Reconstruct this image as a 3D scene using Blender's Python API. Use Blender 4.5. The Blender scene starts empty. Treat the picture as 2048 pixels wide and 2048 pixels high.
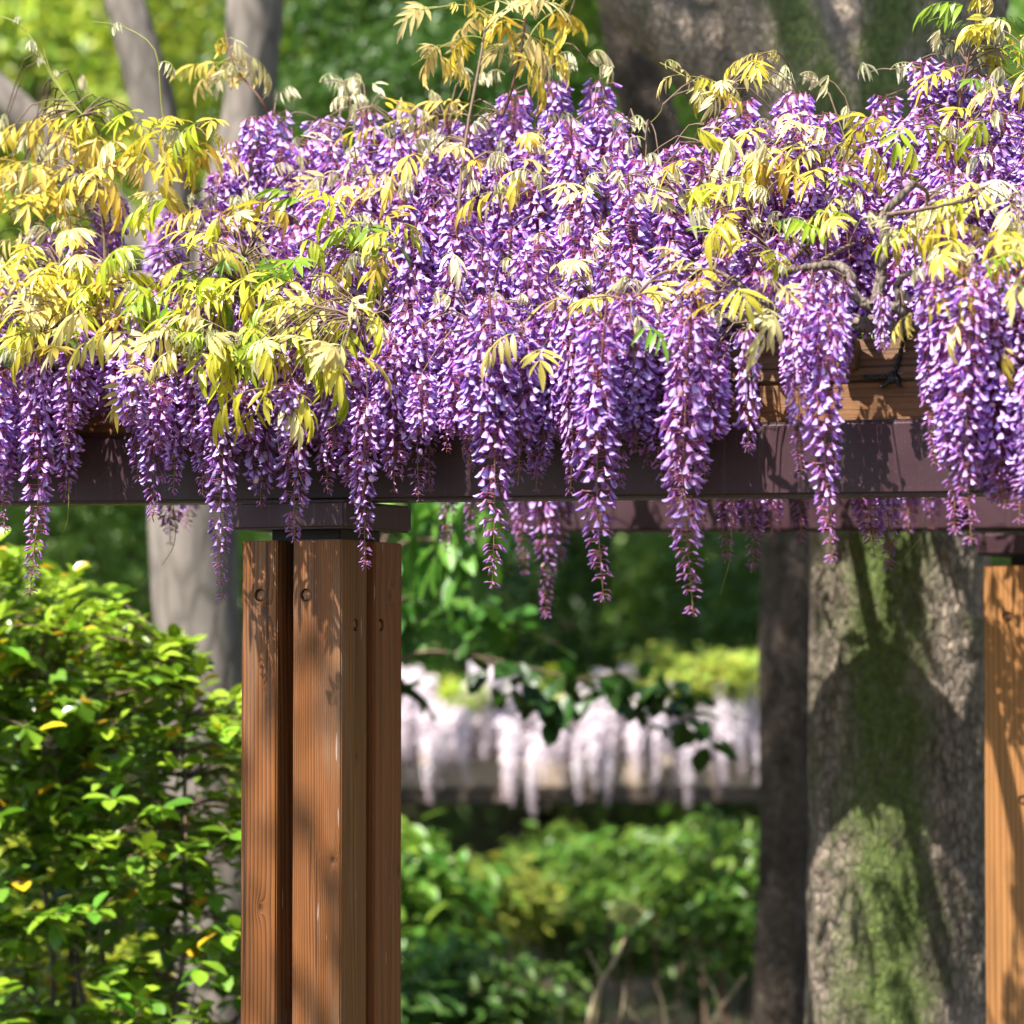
import bpy, bmesh, math
import numpy as np
from mathutils import Vector, Matrix

rad = math.radians
rng = np.random.default_rng(11)
scene = bpy.context.scene
COL = scene.collection

# ------------------------------------------------------------------ camera
F = 6500.0                       # focal length in pixels of a 2048 px wide frame
PITCH = math.atan((1315 - 1024) / F)
CAM = np.array([0.0, -7.0, 1.7])
cam_data = bpy.data.cameras.new('camera')
cam_data.sensor_width = 36.0
cam_data.lens = 36.0 * F / 2048
cam_data.clip_start = 0.1
cam_data.clip_end = 500
cam_data.dof.use_dof = True
cam_data.dof.focus_distance = 7.05
cam_data.dof.aperture_fstop = 2.45
cam_data.dof.aperture_blades = 0
cam = bpy.data.objects.new('camera', cam_data)
cam.location = CAM
cam.rotation_euler = (math.pi / 2 + PITCH, 0, 0)
COL.objects.link(cam)
scene.camera = cam

# ------------------------------------------------------------------ sky, sun, exposure
SUN_EL, SUN_AZ = rad(60), rad(46)          # the sun stands behind the camera, to its left
to_sun = Vector((-math.sin(SUN_AZ) * math.cos(SUN_EL), -math.cos(SUN_AZ) * math.cos(SUN_EL), math.sin(SUN_EL)))
world = bpy.data.worlds.new('World')
scene.world = world
world.use_nodes = True
wn = world.node_tree.nodes
sky = wn.new('ShaderNodeTexSky')
sky.sky_type = 'NISHITA'
sky.sun_disc = False
sky.sun_elevation = SUN_EL
sky.sun_rotation = math.atan2(to_sun.x, to_sun.y)
wn['Background'].inputs['Strength'].default_value = 0.09
world.node_tree.links.new(sky.outputs[0], wn['Background'].inputs['Color'])
sun_data = bpy.data.lights.new('sun', 'SUN')
sun_data.energy = 5.0
sun_data.angle = rad(0.53)
sun_data.color = (1.0, 0.955, 0.88)
sun = bpy.data.objects.new('sun', sun_data)
sun.rotation_euler = to_sun.to_track_quat('Z', 'Y').to_euler()
sun.location = (-8, -12, 20)
COL.objects.link(sun)
vs = scene.view_settings
vs.view_transform = 'Standard'
vs.look = 'None'
vs.exposure = 1.72
vs.gamma = 1.0
vs.use_curve_mapping = False
cy = scene.cycles
cy.use_denoising = True
cy.use_adaptive_sampling = True
cy.adaptive_threshold = 0.03
cy.max_bounces = 5
cy.diffuse_bounces = 3
cy.glossy_bounces = 2
cy.transmission_bounces = 4
cy.transparent_max_bounces = 4
cy.caustics_reflective = False
cy.caustics_refractive = False
cy.sample_clamp_indirect = 6

# ------------------------------------------------------------------ placing helpers
def ray(px, py):
    a, b = (px - 1024) / F, (1024 - py) / F
    return np.array([a, math.cos(PITCH) - math.sin(PITCH) * b, math.sin(PITCH) + math.cos(PITCH) * b])

def P(px, py, d):
    """point seen at (px,py) of the photograph, d metres in front of the camera"""
    r = ray(px, py)
    return CAM + r * (d / r[1])

A25 = rad(25)
U = np.array([math.cos(A25), -math.sin(A25), 0.0])      # along the pergola's beams
V = np.array([math.sin(A25), math.cos(A25), 0.0])       # towards its rear row
C0 = P(683, 1080, 7.0).copy(); C0[2] = 0.0              # near corner of the front column

def hit(px, py, n, off):
    """pergola coordinates (u,v,z) where a sight line meets the plane n = off (n is 'u' or 'v')"""
    r = ray(px, py)
    ax = U if n == 'u' else V
    t = (off - np.dot(CAM - C0, ax)) / np.dot(r, ax)
    p = CAM + r * t - C0
    return np.array([np.dot(p, U), np.dot(p, V), p[2]])

def W(u, v, z):
    return C0 + U * u + V * v + np.array([0, 0, z])

# ------------------------------------------------------------------ object helpers
def tag(o, label=None, cat=None, group=None, kind=None):
    for k, val in (('label', label), ('category', cat), ('group', group), ('kind', kind)):
        if val: o[k] = val
    return o

def empty(name, loc=(0, 0, 0), rz=0.0, **kw):
    o = bpy.data.objects.new(name, None)
    o.empty_display_size = 0.1
    o.location = loc
    o.rotation_euler = (0, 0, rz)
    COL.objects.link(o)
    return tag(o, **kw)

def link(name, me, parent=None, mat=None, **kw):
    o = bpy.data.objects.new(name, me)
    COL.objects.link(o)
    if parent is not None: o.parent = parent
    if mat is not None and len(me.materials) == 0: me.materials.append(mat)
    return tag(o, **kw)

def qmesh(name, verts, quads, cols=None, mat=None, smooth=True):
    """mesh of quads from numpy arrays, with an optional colour per vertex"""
    verts = np.asarray(verts, dtype=np.float32); quads = np.asarray(quads, dtype=np.int32)
    me = bpy.data.meshes.new(name)
    me.vertices.add(len(verts)); me.vertices.foreach_set('co', verts.ravel())
    me.loops.add(quads.size); me.loops.foreach_set('vertex_index', quads.ravel())
    me.polygons.add(len(quads))
    me.polygons.foreach_set('loop_start', np.arange(0, quads.size, 4, dtype=np.int32))
    me.update(calc_edges=True)
    if smooth: me.polygons.foreach_set('use_smooth', np.ones(len(quads), dtype=bool))
    if cols is not None:
        a = me.color_attributes.new('Col', 'FLOAT_COLOR', 'POINT')
        c = np.ones((len(verts), 4), dtype=np.float32); c[:, :3] = cols
        a.data.foreach_set('color', c.ravel())
    if mat is not None: me.materials.append(mat)
    return me

class Bag:
    """collects quads and colours"""
    def __init__(s): s.v, s.q, s.c, s.n = [], [], [], 0
    def add(s, v, q, c=None):
        v = np.asarray(v, float); q = np.asarray(q, int)
        s.v.append(v); s.q.append(q + s.n)
        c = np.ones((len(v), 3)) if c is None else np.broadcast_to(np.asarray(c, float), (len(v), 3))
        s.c.append(c); s.n += len(v)
    def many(s, tv, tq, R, T, c):
        """template (tv,tq) under m transforms R (m,3,3), T (m,3); c (m,n,3)"""
        m, n = len(T), len(tv)
        v = np.einsum('mij,nj->mni', R, tv) + T[:, None, :]
        q = tq[None] + (np.arange(m) * n)[:, None, None]
        s.add(v.reshape(-1, 3), q.reshape(-1, 4), np.broadcast_to(c, (m, n, 3)).reshape(-1, 3))
    def arrays(s): return np.concatenate(s.v), np.concatenate(s.q), np.concatenate(s.c)
    def mesh(s, name, mat=None, smooth=True):
        v, q, c = s.arrays()
        return qmesh(name, v, q, c, mat, smooth)

def frames(pts):
    pts = np.asarray(pts, float)
    t = np.gradient(pts, axis=0); t /= np.linalg.norm(t, axis=1)[:, None] + 1e-12
    ref = np.array([0, 0, 1.0]) if abs(t[:, 2]).mean() < 0.8 else np.array([0, 1.0, 0])
    a = np.cross(t, ref); a /= np.linalg.norm(a, axis=1)[:, None] + 1e-12
    return t, a, np.cross(t, a)

def tube_arrays(pts, radii, sides=6, cap=False):
    pts = np.asarray(pts, float); n = len(pts)
    radii = np.broadcast_to(np.asarray(radii, float), (n,))
    t, a, b = frames(pts)
    ang = np.arange(sides) * 2 * math.pi / sides
    v = pts[:, None] + radii[:, None, None] * (np.cos(ang)[None, :, None] * a[:, None] + np.sin(ang)[None, :, None] * b[:, None])
    i = np.arange(n - 1)[:, None] * sides; j = np.arange(sides)[None]; k = (j + 1) % sides
    q = np.stack([i + j, i + k, i + sides + k, i + sides + j], -1).reshape(-1, 4)
    return v.reshape(-1, 3), q

def smooth_path(ctrl, n):
    """Catmull-Rom through control points"""
    c = np.asarray(ctrl, float)
    c = np.vstack([2 * c[0] - c[1], c, 2 * c[-1] - c[-2]])
    out = []
    m = len(c) - 3
    for s in np.linspace(0, m - 1e-6, n):
        i = int(s); f = s - i
        p0, p1, p2, p3 = c[i:i + 4]
        out.append(0.5 * (2 * p1 + (p2 - p0) * f + (2 * p0 - 5 * p1 + 4 * p2 - p3) * f * f + (3 * p1 - p0 - 3 * p2 + p3) * f ** 3))
    return np.array(out)

def rot_many(h, p, r):
    """rotations Rz(h) Ry(p) Rx(r), arrays"""
    h, p, r = np.broadcast_arrays(h, p, r)
    ch, sh, cp, sp, cr, sr = np.cos(h), np.sin(h), np.cos(p), np.sin(p), np.cos(r), np.sin(r)
    R = np.empty(h.shape + (3, 3))
    R[..., 0, 0] = ch * cp; R[..., 0, 1] = ch * sp * sr - sh * cr; R[..., 0, 2] = ch * sp * cr + sh * sr
    R[..., 1, 0] = sh * cp; R[..., 1, 1] = sh * sp * sr + ch * cr; R[..., 1, 2] = sh * sp * cr - ch * sr
    R[..., 2, 0] = -sp; R[..., 2, 1] = cp * sr; R[..., 2, 2] = cp * cr
    return R

# ------------------------------------------------------------------ node helpers
class NT:
    def __init__(s, name):
        s.mat = bpy.data.materials.new(name); s.mat.use_nodes = True
        s.t = s.mat.node_tree; s.n = s.t.nodes; s.l = s.t.links
        s.bsdf = s.n['Principled BSDF']; s.out = s.n['Material Output']
    def node(s, typ, **kw):
        n = s.n.new('ShaderNode' + typ)
        for k, val in kw.items(): setattr(n, k, val)
        return n
    def put(s, sock, val):
        if isinstance(val, bpy.types.NodeSocket): s.l.new(val, sock)
        elif val is not None:
            if hasattr(sock.default_value, '__len__') and len(sock.default_value) == 4 and len(val) == 3: val = (*val, 1)
            sock.default_value = val
    def math(s, op, a, b=None, c=None, clamp=False):
        n = s.node('Math', operation=op, use_clamp=clamp)
        for i, x in enumerate((a, b, c)): s.put(n.inputs[i], x)
        return n.outputs[0]
    def vmath(s, op, a, b=None):
        n = s.node('VectorMath', operation=op)
        s.put(n.inputs[0], a); s.put(n.inputs[1], b)
        return n.outputs['Value'] if op in ('DISTANCE', 'LENGTH', 'DOT_PRODUCT') else n.outputs[0]
    def noise(s, vec, scale, detail=3, rough=0.55, dist=0.0):
        n = s.node('TexNoise')
        s.put(n.inputs['Vector'], vec)
        n.inputs['Scale'].default_value = scale; n.inputs['Detail'].default_value = detail
        n.inputs['Roughness'].default_value = rough; n.inputs['Distortion'].default_value = dist
        return n.outputs['Fac']
    def ramp(s, fac, stops):
        n = s.node('ValToRGB'); e = n.color_ramp.elements
        while len(e) < len(stops): e.new(0.5)
        for el, (p, c) in zip(e, stops):
            el.position = p; el.color = (*c, 1) if len(c) == 3 else c
        s.put(n.inputs[0], fac)
        return n.outputs[0]
    def mix(s, fac, a, b, mode='MIX'):
        n = s.node('MixRGB', blend_type=mode)
        s.put(n.inputs[0], fac); s.put(n.inputs[1], a); s.put(n.inputs[2], b)
        return n.outputs[0]
    def mapr(s, x, a, b, c=0.0, d=1.0):
        n = s.node('MapRange'); s.put(n.inputs[0], x)
        for i, val in enumerate((a, b, c, d)): n.inputs[i + 1].default_value = val
        return n.outputs[0]
    def bump(s, h, strength, dist=0.01):
        n = s.node('Bump'); s.put(n.inputs['Height'], h)
        n.inputs['Strength'].default_value = strength; n.inputs['Distance'].default_value = dist
        s.l.new(n.outputs[0], s.bsdf.inputs['Normal'])
        return n.outputs[0]
    def coord(s, which='Object'): return s.node('TexCoord').outputs[which]
    def scale(s, vec, xyz): return s.vmath('MULTIPLY', vec, xyz)

def leafy(name, trans=0.35, rough=0.45, spec=0.35, hue=0.03, value=0.25, tint=(1, 1, 1), trans_tint=(1, 1, 1)):
    """petal and leaf material: vertex colour x object colour, some light passing through"""
    m = NT(name)
    at = m.node('Attribute'); at.attribute_name = 'Col'
    oi = m.node('ObjectInfo')
    c = m.mix(1.0, at.outputs['Color'], oi.outputs['Color'], 'MULTIPLY')
    c = m.mix(1.0, c, tint, 'MULTIPLY')
    hs = m.node('HueSaturation')
    m.put(hs.inputs['Hue'], m.mapr(oi.outputs['Random'], 0, 1, 0.5 - hue, 0.5 + hue))
    r2 = m.math('FRACT', m.math('MULTIPLY', oi.outputs['Random'], 17.3))
    m.put(hs.inputs['Value'], m.mapr(r2, 0, 1, 1 - value, 1 + value))
    m.put(hs.inputs['Color'], c)
    c = hs.outputs[0]
    m.put(m.bsdf.inputs['Base Color'], c)
    m.bsdf.inputs['Roughness'].default_value = rough
    m.bsdf.inputs['Specular IOR Level'].default_value = spec
    tr = m.node('BsdfTranslucent')
    m.put(tr.inputs['Color'], m.mix(1.0, c, trans_tint, 'MULTIPLY'))
    mx = m.node('MixShader'); mx.inputs[0].default_value = trans
    m.l.new(m.bsdf.outputs[0], mx.inputs[1]); m.l.new(tr.outputs[0], mx.inputs[2])
    m.l.new(mx.outputs[0], m.out.inputs['Surface'])
    return m.mat

def wood(name, dark, light, axis=2, knots=(), grey=0.35, ring=34.0, sheen=0.3, seed=0.0):
    """stained sawn timber; axis = direction of the grain, knots = (x,y,z,radius) in object space"""
    m = NT(name)
    co = m.coord()
    off = m.vmath('ADD', co, (seed, seed * 1.7, seed * 0.6))
    along = [1.0, 1.0, 1.0]; along[axis] = 0.045
    st = m.scale(off, tuple(along))
    warp = m.noise(st, 7.0, 2)
    sx = m.node('SeparateXYZ'); m.put(sx.inputs[0], off)
    others = [i for i in range(3) if i != axis]
    lat = m.math('ADD', sx.outputs[others[0]], m.math('MULTIPLY', sx.outputs[others[1]], 0.55))
    lat = m.math('ADD', lat, m.math('MULTIPLY', warp, 0.07))
    kn = None
    for (kx, ky, kz, kr) in knots:
        sc = [1.0, 1.0, 1.0]; sc[axis] = 0.55
        d = m.vmath('DISTANCE', m.scale(co, tuple(sc)), (kx * sc[0], ky * sc[1], kz * sc[2]))
        d = m.math('ADD', d, m.math('MULTIPLY', m.noise(off, 60, 2), kr * 0.5))
        q = m.math('POWER', m.math('DIVIDE', d, kr), 2.0)
        bell = m.math('DIVIDE', 1.0, m.math('ADD', 1.0, q))
        lat = m.math('ADD', lat, m.math('MULTIPLY', bell, 0.05))
        core = m.mapr(d, kr * 1.25, kr * 0.45)
        kn = core if kn is None else m.math('MAXIMUM', kn, core)
    rings = m.math('FRACT', m.math('MULTIPLY', lat, ring * 4))
    rings = m.math('POWER', rings, 2.2)
    fine = [150.0, 150.0, 150.0]; fine[axis] = 2.2
    fib = m.noise(m.scale(off, tuple(fine)), 1.0, 4, 0.7)
    broad = m.noise(st, 16.0, 3)
    fac = m.math('ADD', m.math('MULTIPLY', rings, 0.45), m.math('ADD', m.math('MULTIPLY', fib, 0.45), m.math('MULTIPLY', broad, 0.35)))
    c = m.ramp(fac, [(0.30, light), (0.62, tuple(0.5 * (a + b) for a, b in zip(dark, light))), (1.0, dark)])
    # silvery weathering and dark water stains follow the grain
    wz = [14.0, 14.0, 14.0]; wz[axis] = 1.3
    wea = m.noise(m.scale(off, tuple(wz)), 1.0, 5, 0.65)
    c = m.mix(m.math('MULTIPLY', m.mapr(wea, 0.5, 0.75), grey), c, (0.27, 0.185, 0.125))
    stn = m.noise(m.scale(m.vmath('ADD', off, (3.1, 1.2, 4.4)), tuple(wz)), 0.8, 4, 0.6)
    c = m.mix(m.math('MULTIPLY', m.mapr(stn, 0.55, 0.8), 0.7), c, tuple(0.35 * x for x in dark))
    if kn is not None:
        c = m.mix(m.math('MULTIPLY', kn, 0.65), c, tuple(0.3 * x for x in dark))
    # pale scratches
    sc2 = [260.0, 260.0, 260.0]; sc2[axis] = 18.0
    scr = m.noise(m.scale(off, tuple(sc2)), 0.55, 1, 0.5)
    c = m.mix(m.math('MULTIPLY', m.mapr(scr, 0.76, 0.8), 0.45), c, (0.5, 0.46, 0.42))
    ck = [70.0, 70.0, 70.0]; ck[axis] = 1.1
    chk = m.mapr(m.noise(m.scale(m.vmath('ADD', off, (7.0, 2.0, 9.0)), tuple(ck)), 1.0, 2, 0.5), 0.66, 0.70)
    c = m.mix(m.math('MULTIPLY', chk, 0.75), c, tuple(0.25 * x for x in dark))
    m.put(m.bsdf.inputs['Base Color'], c)
    m.put(m.bsdf.inputs['Roughness'], m.mapr(fib, 0.2, 0.8, 0.42, 0.66))
    m.bsdf.inputs['Specular IOR Level'].default_value = sheen
    m.bump(m.math('ADD', m.math('MULTIPLY', rings, -0.6), m.math('MULTIPLY', fib, -0.9)), 0.8, 0.0022)
    return m.mat

def steel_paint(name, base):
    m = NT(name)
    co = m.coord()
    n1 = m.noise(co, 6, 4); n2 = m.noise(co, 160, 3, 0.7)
    c = m.mix(m.mapr(n1, 0.35, 0.7), base, tuple(1.3 * x + 0.004 for x in base))
    dust = m.math('MULTIPLY', m.mapr(n2, 0.62, 0.74), 0.35)
    c = m.mix(dust, c, (0.30, 0.25, 0.25))
    sz = m.node('SeparateXYZ'); m.put(sz.inputs[0], m.scale(co, (90, 90, 2.5)))
    run = m.noise(m.scale(co, (90, 90, 2.5)), 1.0, 2)
    c = m.mix(m.math('MULTIPLY', m.mapr(run, 0.6, 0.85), 0.25), c, (0.25, 0.21, 0.21))
    m.put(m.bsdf.inputs['Base Color'], c)
    m.put(m.bsdf.inputs['Roughness'], m.mapr(n1, 0.3, 0.7, 0.36, 0.52))
    m.bsdf.inputs['Specular IOR Level'].default_value = 0.25
    m.bump(n2, 0.06, 0.002)
    return m.mat

def plain(name, col, rough=0.7, spec=0.3, var=0.25, scale=40.0, bump=0.2):
    m = NT(name)
    co = m.coord()
    n1 = m.noise(co, scale, 4)
    m.put(m.bsdf.inputs['Base Color'], m.mix(m.mapr(n1, 0.3, 0.7), tuple(x * (1 - var) for x in col), tuple(x * (1 + var) for x in col)))
    m.bsdf.inputs['Roughness'].default_value = rough
    m.bsdf.inputs['Specular IOR Level'].default_value = spec
    m.bump(n1, bump, 0.004)
    return m.mat

def bark(name, dark, light, patch=None, patch_at=None, vs_=1.0, strength=0.9, grooves=26.0):
    """bark; patch = moss or lichen colour with patch_at = (centre angle, half width) round the trunk or None for scattered"""
    m = NT(name)
    co = m.coord()
    rgh = m.noise(m.scale(co, (grooves, grooves, grooves * 0.28)), 0.55, 6, 0.7, 0.4)
    vor = m.node('TexVoronoi'); vor.feature = 'DISTANCE_TO_EDGE'
    m.put(vor.inputs['Vector'], m.scale(co, (grooves * 1.1, grooves * 1.1, grooves * 0.4)))
    vor.inputs['Scale'].default_value = 1.0
    crack = m.mapr(vor.outputs['Distance'], 0.0, 0.22)
    big = m.noise(co, 2.6, 4)
    c = m.ramp(rgh, [(0.28, dark), (0.7, light)])
    c = m.mix(m.math('MULTIPLY', m.math('SUBTRACT', 1.0, crack), 0.6), c, tuple(0.4 * x for x in dark))
    c = m.mix(m.math('MULTIPLY', m.mapr(big, 0.45, 0.75), 0.5), c, tuple(1.35 * x for x in light))
    h = m.math('ADD', m.math('MULTIPLY', rgh, 0.8), m.math('MULTIPLY', crack, 0.5))
    if patch is not None:
        at = m.node('Attribute'); at.attribute_name = 'moss'
        mo = m.noise(m.scale(co, (1, 1, 0.7)), 9.0, 8, 0.75)
        mo2 = m.noise(co, 55, 5, 0.75)
        mask = m.math('ADD', at.outputs['Fac'], m.math('MULTIPLY', m.math('SUBTRACT', mo, 0.5), 3.4))
        mask = m.mapr(mask, 0.10, 0.95)
        mc = m.ramp(mo2, [(0.32, tuple(0.25 * x for x in patch)), (0.68, patch)])
        c = m.mix(m.math('MULTIPLY', mask, 0.85), c, mc)
        h = m.math('ADD', h, m.math('MULTIPLY', m.math('MULTIPLY', mask, mo2), 1.2))
    m.put(m.bsdf.inputs['Base Color'], c)
    m.bsdf.inputs['Roughness'].default_value = 0.9
    m.bsdf.inputs['Specular IOR Level'].default_value = 0.15
    m.bump(h, strength, 0.02)
    return m.mat

M = {}
M['petal'] = leafy('wisteria_petal', trans=0.45, rough=0.34, spec=0.5, hue=0.012, value=0.14, trans_tint=(0.97, 0.40, 0.97))
M['white_petal'] = leafy('white_wisteria_petal', trans=0.3, rough=0.6, spec=0.2, hue=0.0, value=0.08)
M['leaf'] = leafy('young_wisteria_leaf', trans=0.45, rough=0.38, spec=0.45, hue=0.012, value=0.15)
M['shrub_leaf'] = leafy('shrub_leaf', trans=0.28, rough=0.28, spec=0.55, hue=0.02, value=0.2)
M['tree_leaf'] = leafy('tree_leaf', trans=0.38, rough=0.42, spec=0.4, hue=0.015, value=0.12)
M['vine'] = bark('vine_bark', (0.065, 0.046, 0.036), (0.24, 0.19, 0.155), strength=0.6, grooves=60)
M['twig'] = plain('twig_bark', (0.13, 0.085, 0.055), 0.75)
M['steel'] = steel_paint('brown_painted_steel', (0.036, 0.016, 0.021))
M['black'] = plain('black_steel', (0.006, 0.006, 0.006), 0.5)
M['rope'] = plain('black_cord', (0.008, 0.009, 0.011), 0.45, 0.5, 0.4, 300)
M['core'] = plain('grey_primed_steel', (0.03, 0.028, 0.03), 0.6)

# ------------------------------------------------------------------ ground and slope
def ground_z(x, y):
    d = y + 7
    z = -0.5 * np.clip((d - 9.5) / 8, 0, 1) ** 1.5
    t = np.clip((d - 25) / 24, 0, 1)
    z = z + 17 * t * t * (3 - 2 * t)
    return z + 0.05 * np.sin(x * 0.9 + 1) * np.sin(y * 0.7) * np.clip((d - 8) / 4, 0, 1)
gx = np.concatenate([np.linspace(-150, -24, 12), np.linspace(-22, 22, 89), np.linspace(24, 150, 12)])
gy = np.concatenate([np.linspace(-150, -10, 10), np.linspace(-8, 50, 117), np.linspace(55, 180, 10)])
GX, GY = np.meshgrid(gx, gy)
gv = np.stack([GX, GY, ground_z(GX, GY)], -1).reshape(-1, 3)
ni, nj = len(gy), len(gx)
ii = (np.arange(ni - 1)[:, None] * nj + np.arange(nj - 1)[None]).ravel()
gq = np.stack([ii, ii + 1, ii + nj + 1, ii + nj], -1)
m = NT('leaf_litter_soil')
gco = m.coord('Object')
g1 = m.noise(gco, 0.35, 4); g2 = m.noise(gco, 9.0, 5, 0.7); g3 = m.noise(gco, 55.0, 3, 0.7)
gc = m.ramp(g2, [(0.3, (0.055, 0.036, 0.022)), (0.7, (0.20, 0.135, 0.085))])
gg = m.ramp(g3, [(0.3, (0.035, 0.06, 0.012)), (0.7, (0.12, 0.17, 0.03))])
m.put(m.bsdf.inputs['Base Color'], m.mix(m.mapr(g1, 0.42, 0.6), gc, gg))
m.bsdf.inputs['Roughness'].default_value = 0.95
m.bump(m.math('ADD', g2, g3), 0.7, 0.05)
link('ground', qmesh('ground', gv, gq, None, m.mat), kind='structure')

# ------------------------------------------------------------------ pergola
perg = empty('pergola', C0, -A25, label='timber and dark brown steel pergola carrying the purple wisteria', cat='pergola')

def box_mesh(name, size, mat, bevel=0.004, z0=None, seg=2, holes=()):
    """box from (0,0,0) to size; holes = list of (point, axis, radius, depth) bored into a face"""
    bm = bmesh.new()
    bmesh.ops.create_cube(bm, size=1.0)
    for v in bm.verts:
        v.co = Vector(((v.co.x + .5) * size[0], (v.co.y + .5) * size[1], (v.co.z + .5) * size[2]))
    if bevel: bmesh.ops.bevel(bm, geom=bm.edges[:], offset=bevel, segments=seg, affect='EDGES')
    me = bpy.data.meshes.new(name); bm.to_mesh(me); bm.free()
    if holes:
        base = bpy.data.objects.new('boring_blank', me); COL.objects.link(base)
        cb = bmesh.new()
        for (p, ax, r, dep) in holes:
            R = Matrix.Rotation(math.pi / 2, 4, 'X') if ax == 'y' else Matrix.Rotation(math.pi / 2, 4, 'Y')
            bmesh.ops.create_cone(cb, cap_ends=True, segments=20, radius1=r, radius2=r, depth=2 * dep, matrix=Matrix.Translation(p) @ R)
        cm = bpy.data.meshes.new('bore'); cb.to_mesh(cm); cb.free()
        co = bpy.data.objects.new('bore', cm); COL.objects.link(co)
        md = base.modifiers.new('b', 'BOOLEAN'); md.object = co; md.operation = 'DIFFERENCE'; md.solver = 'EXACT'
        dg = bpy.context.evaluated_depsgraph_get()
        me2 = bpy.data.meshes.new_from_object(base.evaluated_get(dg))
        bpy.data.objects.remove(base); bpy.data.objects.remove(co)
        me = me2; me.name = name
    me.materials.clear(); me.materials.append(mat)
    me.polygons.foreach_set('use_smooth', np.zeros(len(me.polygons), dtype=bool))
    return me

def plug_mesh(seed):
    r = np.random.default_rng(seed)
    n = 14
    ang = np.arange(n) * 2 * math.pi / n
    rr = 0.0128 * (1 + r.uniform(-0.10, 0.02, n)); rr[int(r.integers(n))] *= 0.72; rr[int(r.integers(n))] *= 0.8
    ring = np.stack([rr * np.cos(ang), rr * np.sin(ang)], 1)
    v = np.vstack([np.c_[ring, np.full(n, -0.010)], np.c_[ring, np.zeros(n) + r.uniform(-.001, .001, n)], np.c_[ring * 0.55, np.full(n, 0.0008)], np.c_[ring * 0.02, np.full(n, 0.0004)]])
    q = [[a * n + i, a * n + (i + 1) % n, (a + 1) * n + (i + 1) % n, (a + 1) * n + i] for a in range(3) for i in range(n)]
    return qmesh('plug', v, q, None, M['plug'], False)
M['plug'] = wood('plug_wood', (0.12, 0.05, 0.022), (0.27, 0.13, 0.06), 2, grey=0.2, ring=20)

def timber(u0, v0, sx, sy, ztop, mat, holes):
    """holes = (face, along, z): face 'v' = towards the front, 'u' = towards the right"""
    bores, plugs = [], []
    for k, (face, a, z) in enumerate(holes):
        p = Vector((a, 0, z)) if face == 'v' else Vector((sx, a, z))
        bores.append((p, 'y' if face == 'v' else 'x', 0.0142, 0.012))
        plugs.append((face, p))
    o = link('timber', box_mesh('timber', (sx, sy, ztop), mat, 0.003, holes=bores), perg)
    o.location = (u0, v0, 0)
    for k, (face, p) in enumerate(plugs):
        g = link('plug', plug_mesh(int(abs(p.z * 1e4)) + k), o)
        dirn = Vector((0, -1, 0)) if face == 'v' else Vector((1, 0, 0))
        g.location = p - dirn * 0.0055
        g.rotation_euler = (dirn + Vector((0.05, 0.03, 0.06 * (-1) ** k))).to_track_quat('Z', 'Y').to_euler()
    return o

brown_d, brown_l = (0.034, 0.010, 0.003), (0.225, 0.078, 0.017)
honey_d, honey_l = (0.12, 0.046, 0.014), (0.36, 0.165, 0.052)

def zv(px, py, off, n='v'): return hit(px, py, n, off)

top_front = zv(640, 1079, 0.0)[2]
hl = zv(520, 1190, 0.0); hc = zv(612, 1190, 0.0); hr = zv(711, 1250, 0.0, 'u'); hb = zv(762, 1250, 0.0, 'u')
LU0, LW = -0.247, 0.089
wl = wood('timber_brown_streaked', brown_d, (0.235, 0.082, 0.019), knots=[(hl[0] - LU0 + 0.012, 0, hl[2] - 0.035, 0.011), (0.05, 0, zv(515, 1815, 0)[2], 0.006)], grey=0.45, ring=22, seed=1.3)
wc = wood('timber_brown_ribbed', brown_d, brown_l, knots=[(0.10, 0, zv(660, 1720, 0)[2], 0.006), (0.119, 0.07, zv(700, 1515, 0)[2], 0.004)], grey=0.5, ring=52, seed=2.7)
wr = wood('timber_red_brown', (0.075, 0.021, 0.005), (0.20, 0.058, 0.012), knots=[(0.119, 0.07, zv(765, 1190, 0, 'u')[2], 0.010), (0.119, 0.115, zv(790, 1740, 0, 'u')[2], 0.010)], grey=0.12, ring=18, seed=5.1)
wb = wood('timber_brown_dark', brown_d, brown_l, grey=0.2, ring=28, seed=7.7)
timber(-0.119, 0.0, 0.119, 0.12, top_front, wc, [('v', hc[0] + 0.119, hc[2]), ('u', hr[1], hr[2])])
timber(LU0, 0.0, LW, 0.12, top_front, wl, [('v', hl[0] - LU0, hl[2])])
timber(-0.119, 0.157, 0.119, 0.131, top_front, wr, [('u', hb[1] - 0.157, hb[2])])
timber(LU0, 0.157, LW, 0.131, top_front, wb, [])

def boxpart(name, u0, u1, v0, v1, z0, z1, mat, bevel=0.004, seg=2, dz=0.0):
    """a box in pergola coordinates; dz = rise of its far u end"""
    o = link(name, box_mesh(name, (u1 - u0, v1 - v0, z1 - z0), mat, bevel, seg=seg), perg)
    o.location = (u0, v0, z0)
    if dz: o.rotation_euler = (0, -math.atan2(dz, u1 - u0), 0)
    return o

cap_bot = zv(690, 1056, -0.017)[2]; cap_top = zv(690, 1000, -0.017)[2]
boxpart('steel_post', -0.158 + 0.004, -0.119 - 0.004, 0.124, 0.153, 0, cap_bot + 0.005, M['core'], 0.002)
boxpart('column_neck', -0.20, -0.03, 0.05, 0.24, top_front - 0.002, cap_bot + 0.004, M['black'], 0.003)
boxpart('column_cap', -0.264, 0.017, -0.017, 0.304, cap_bot, cap_top, M['steel'], 0.006, 3)
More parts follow.
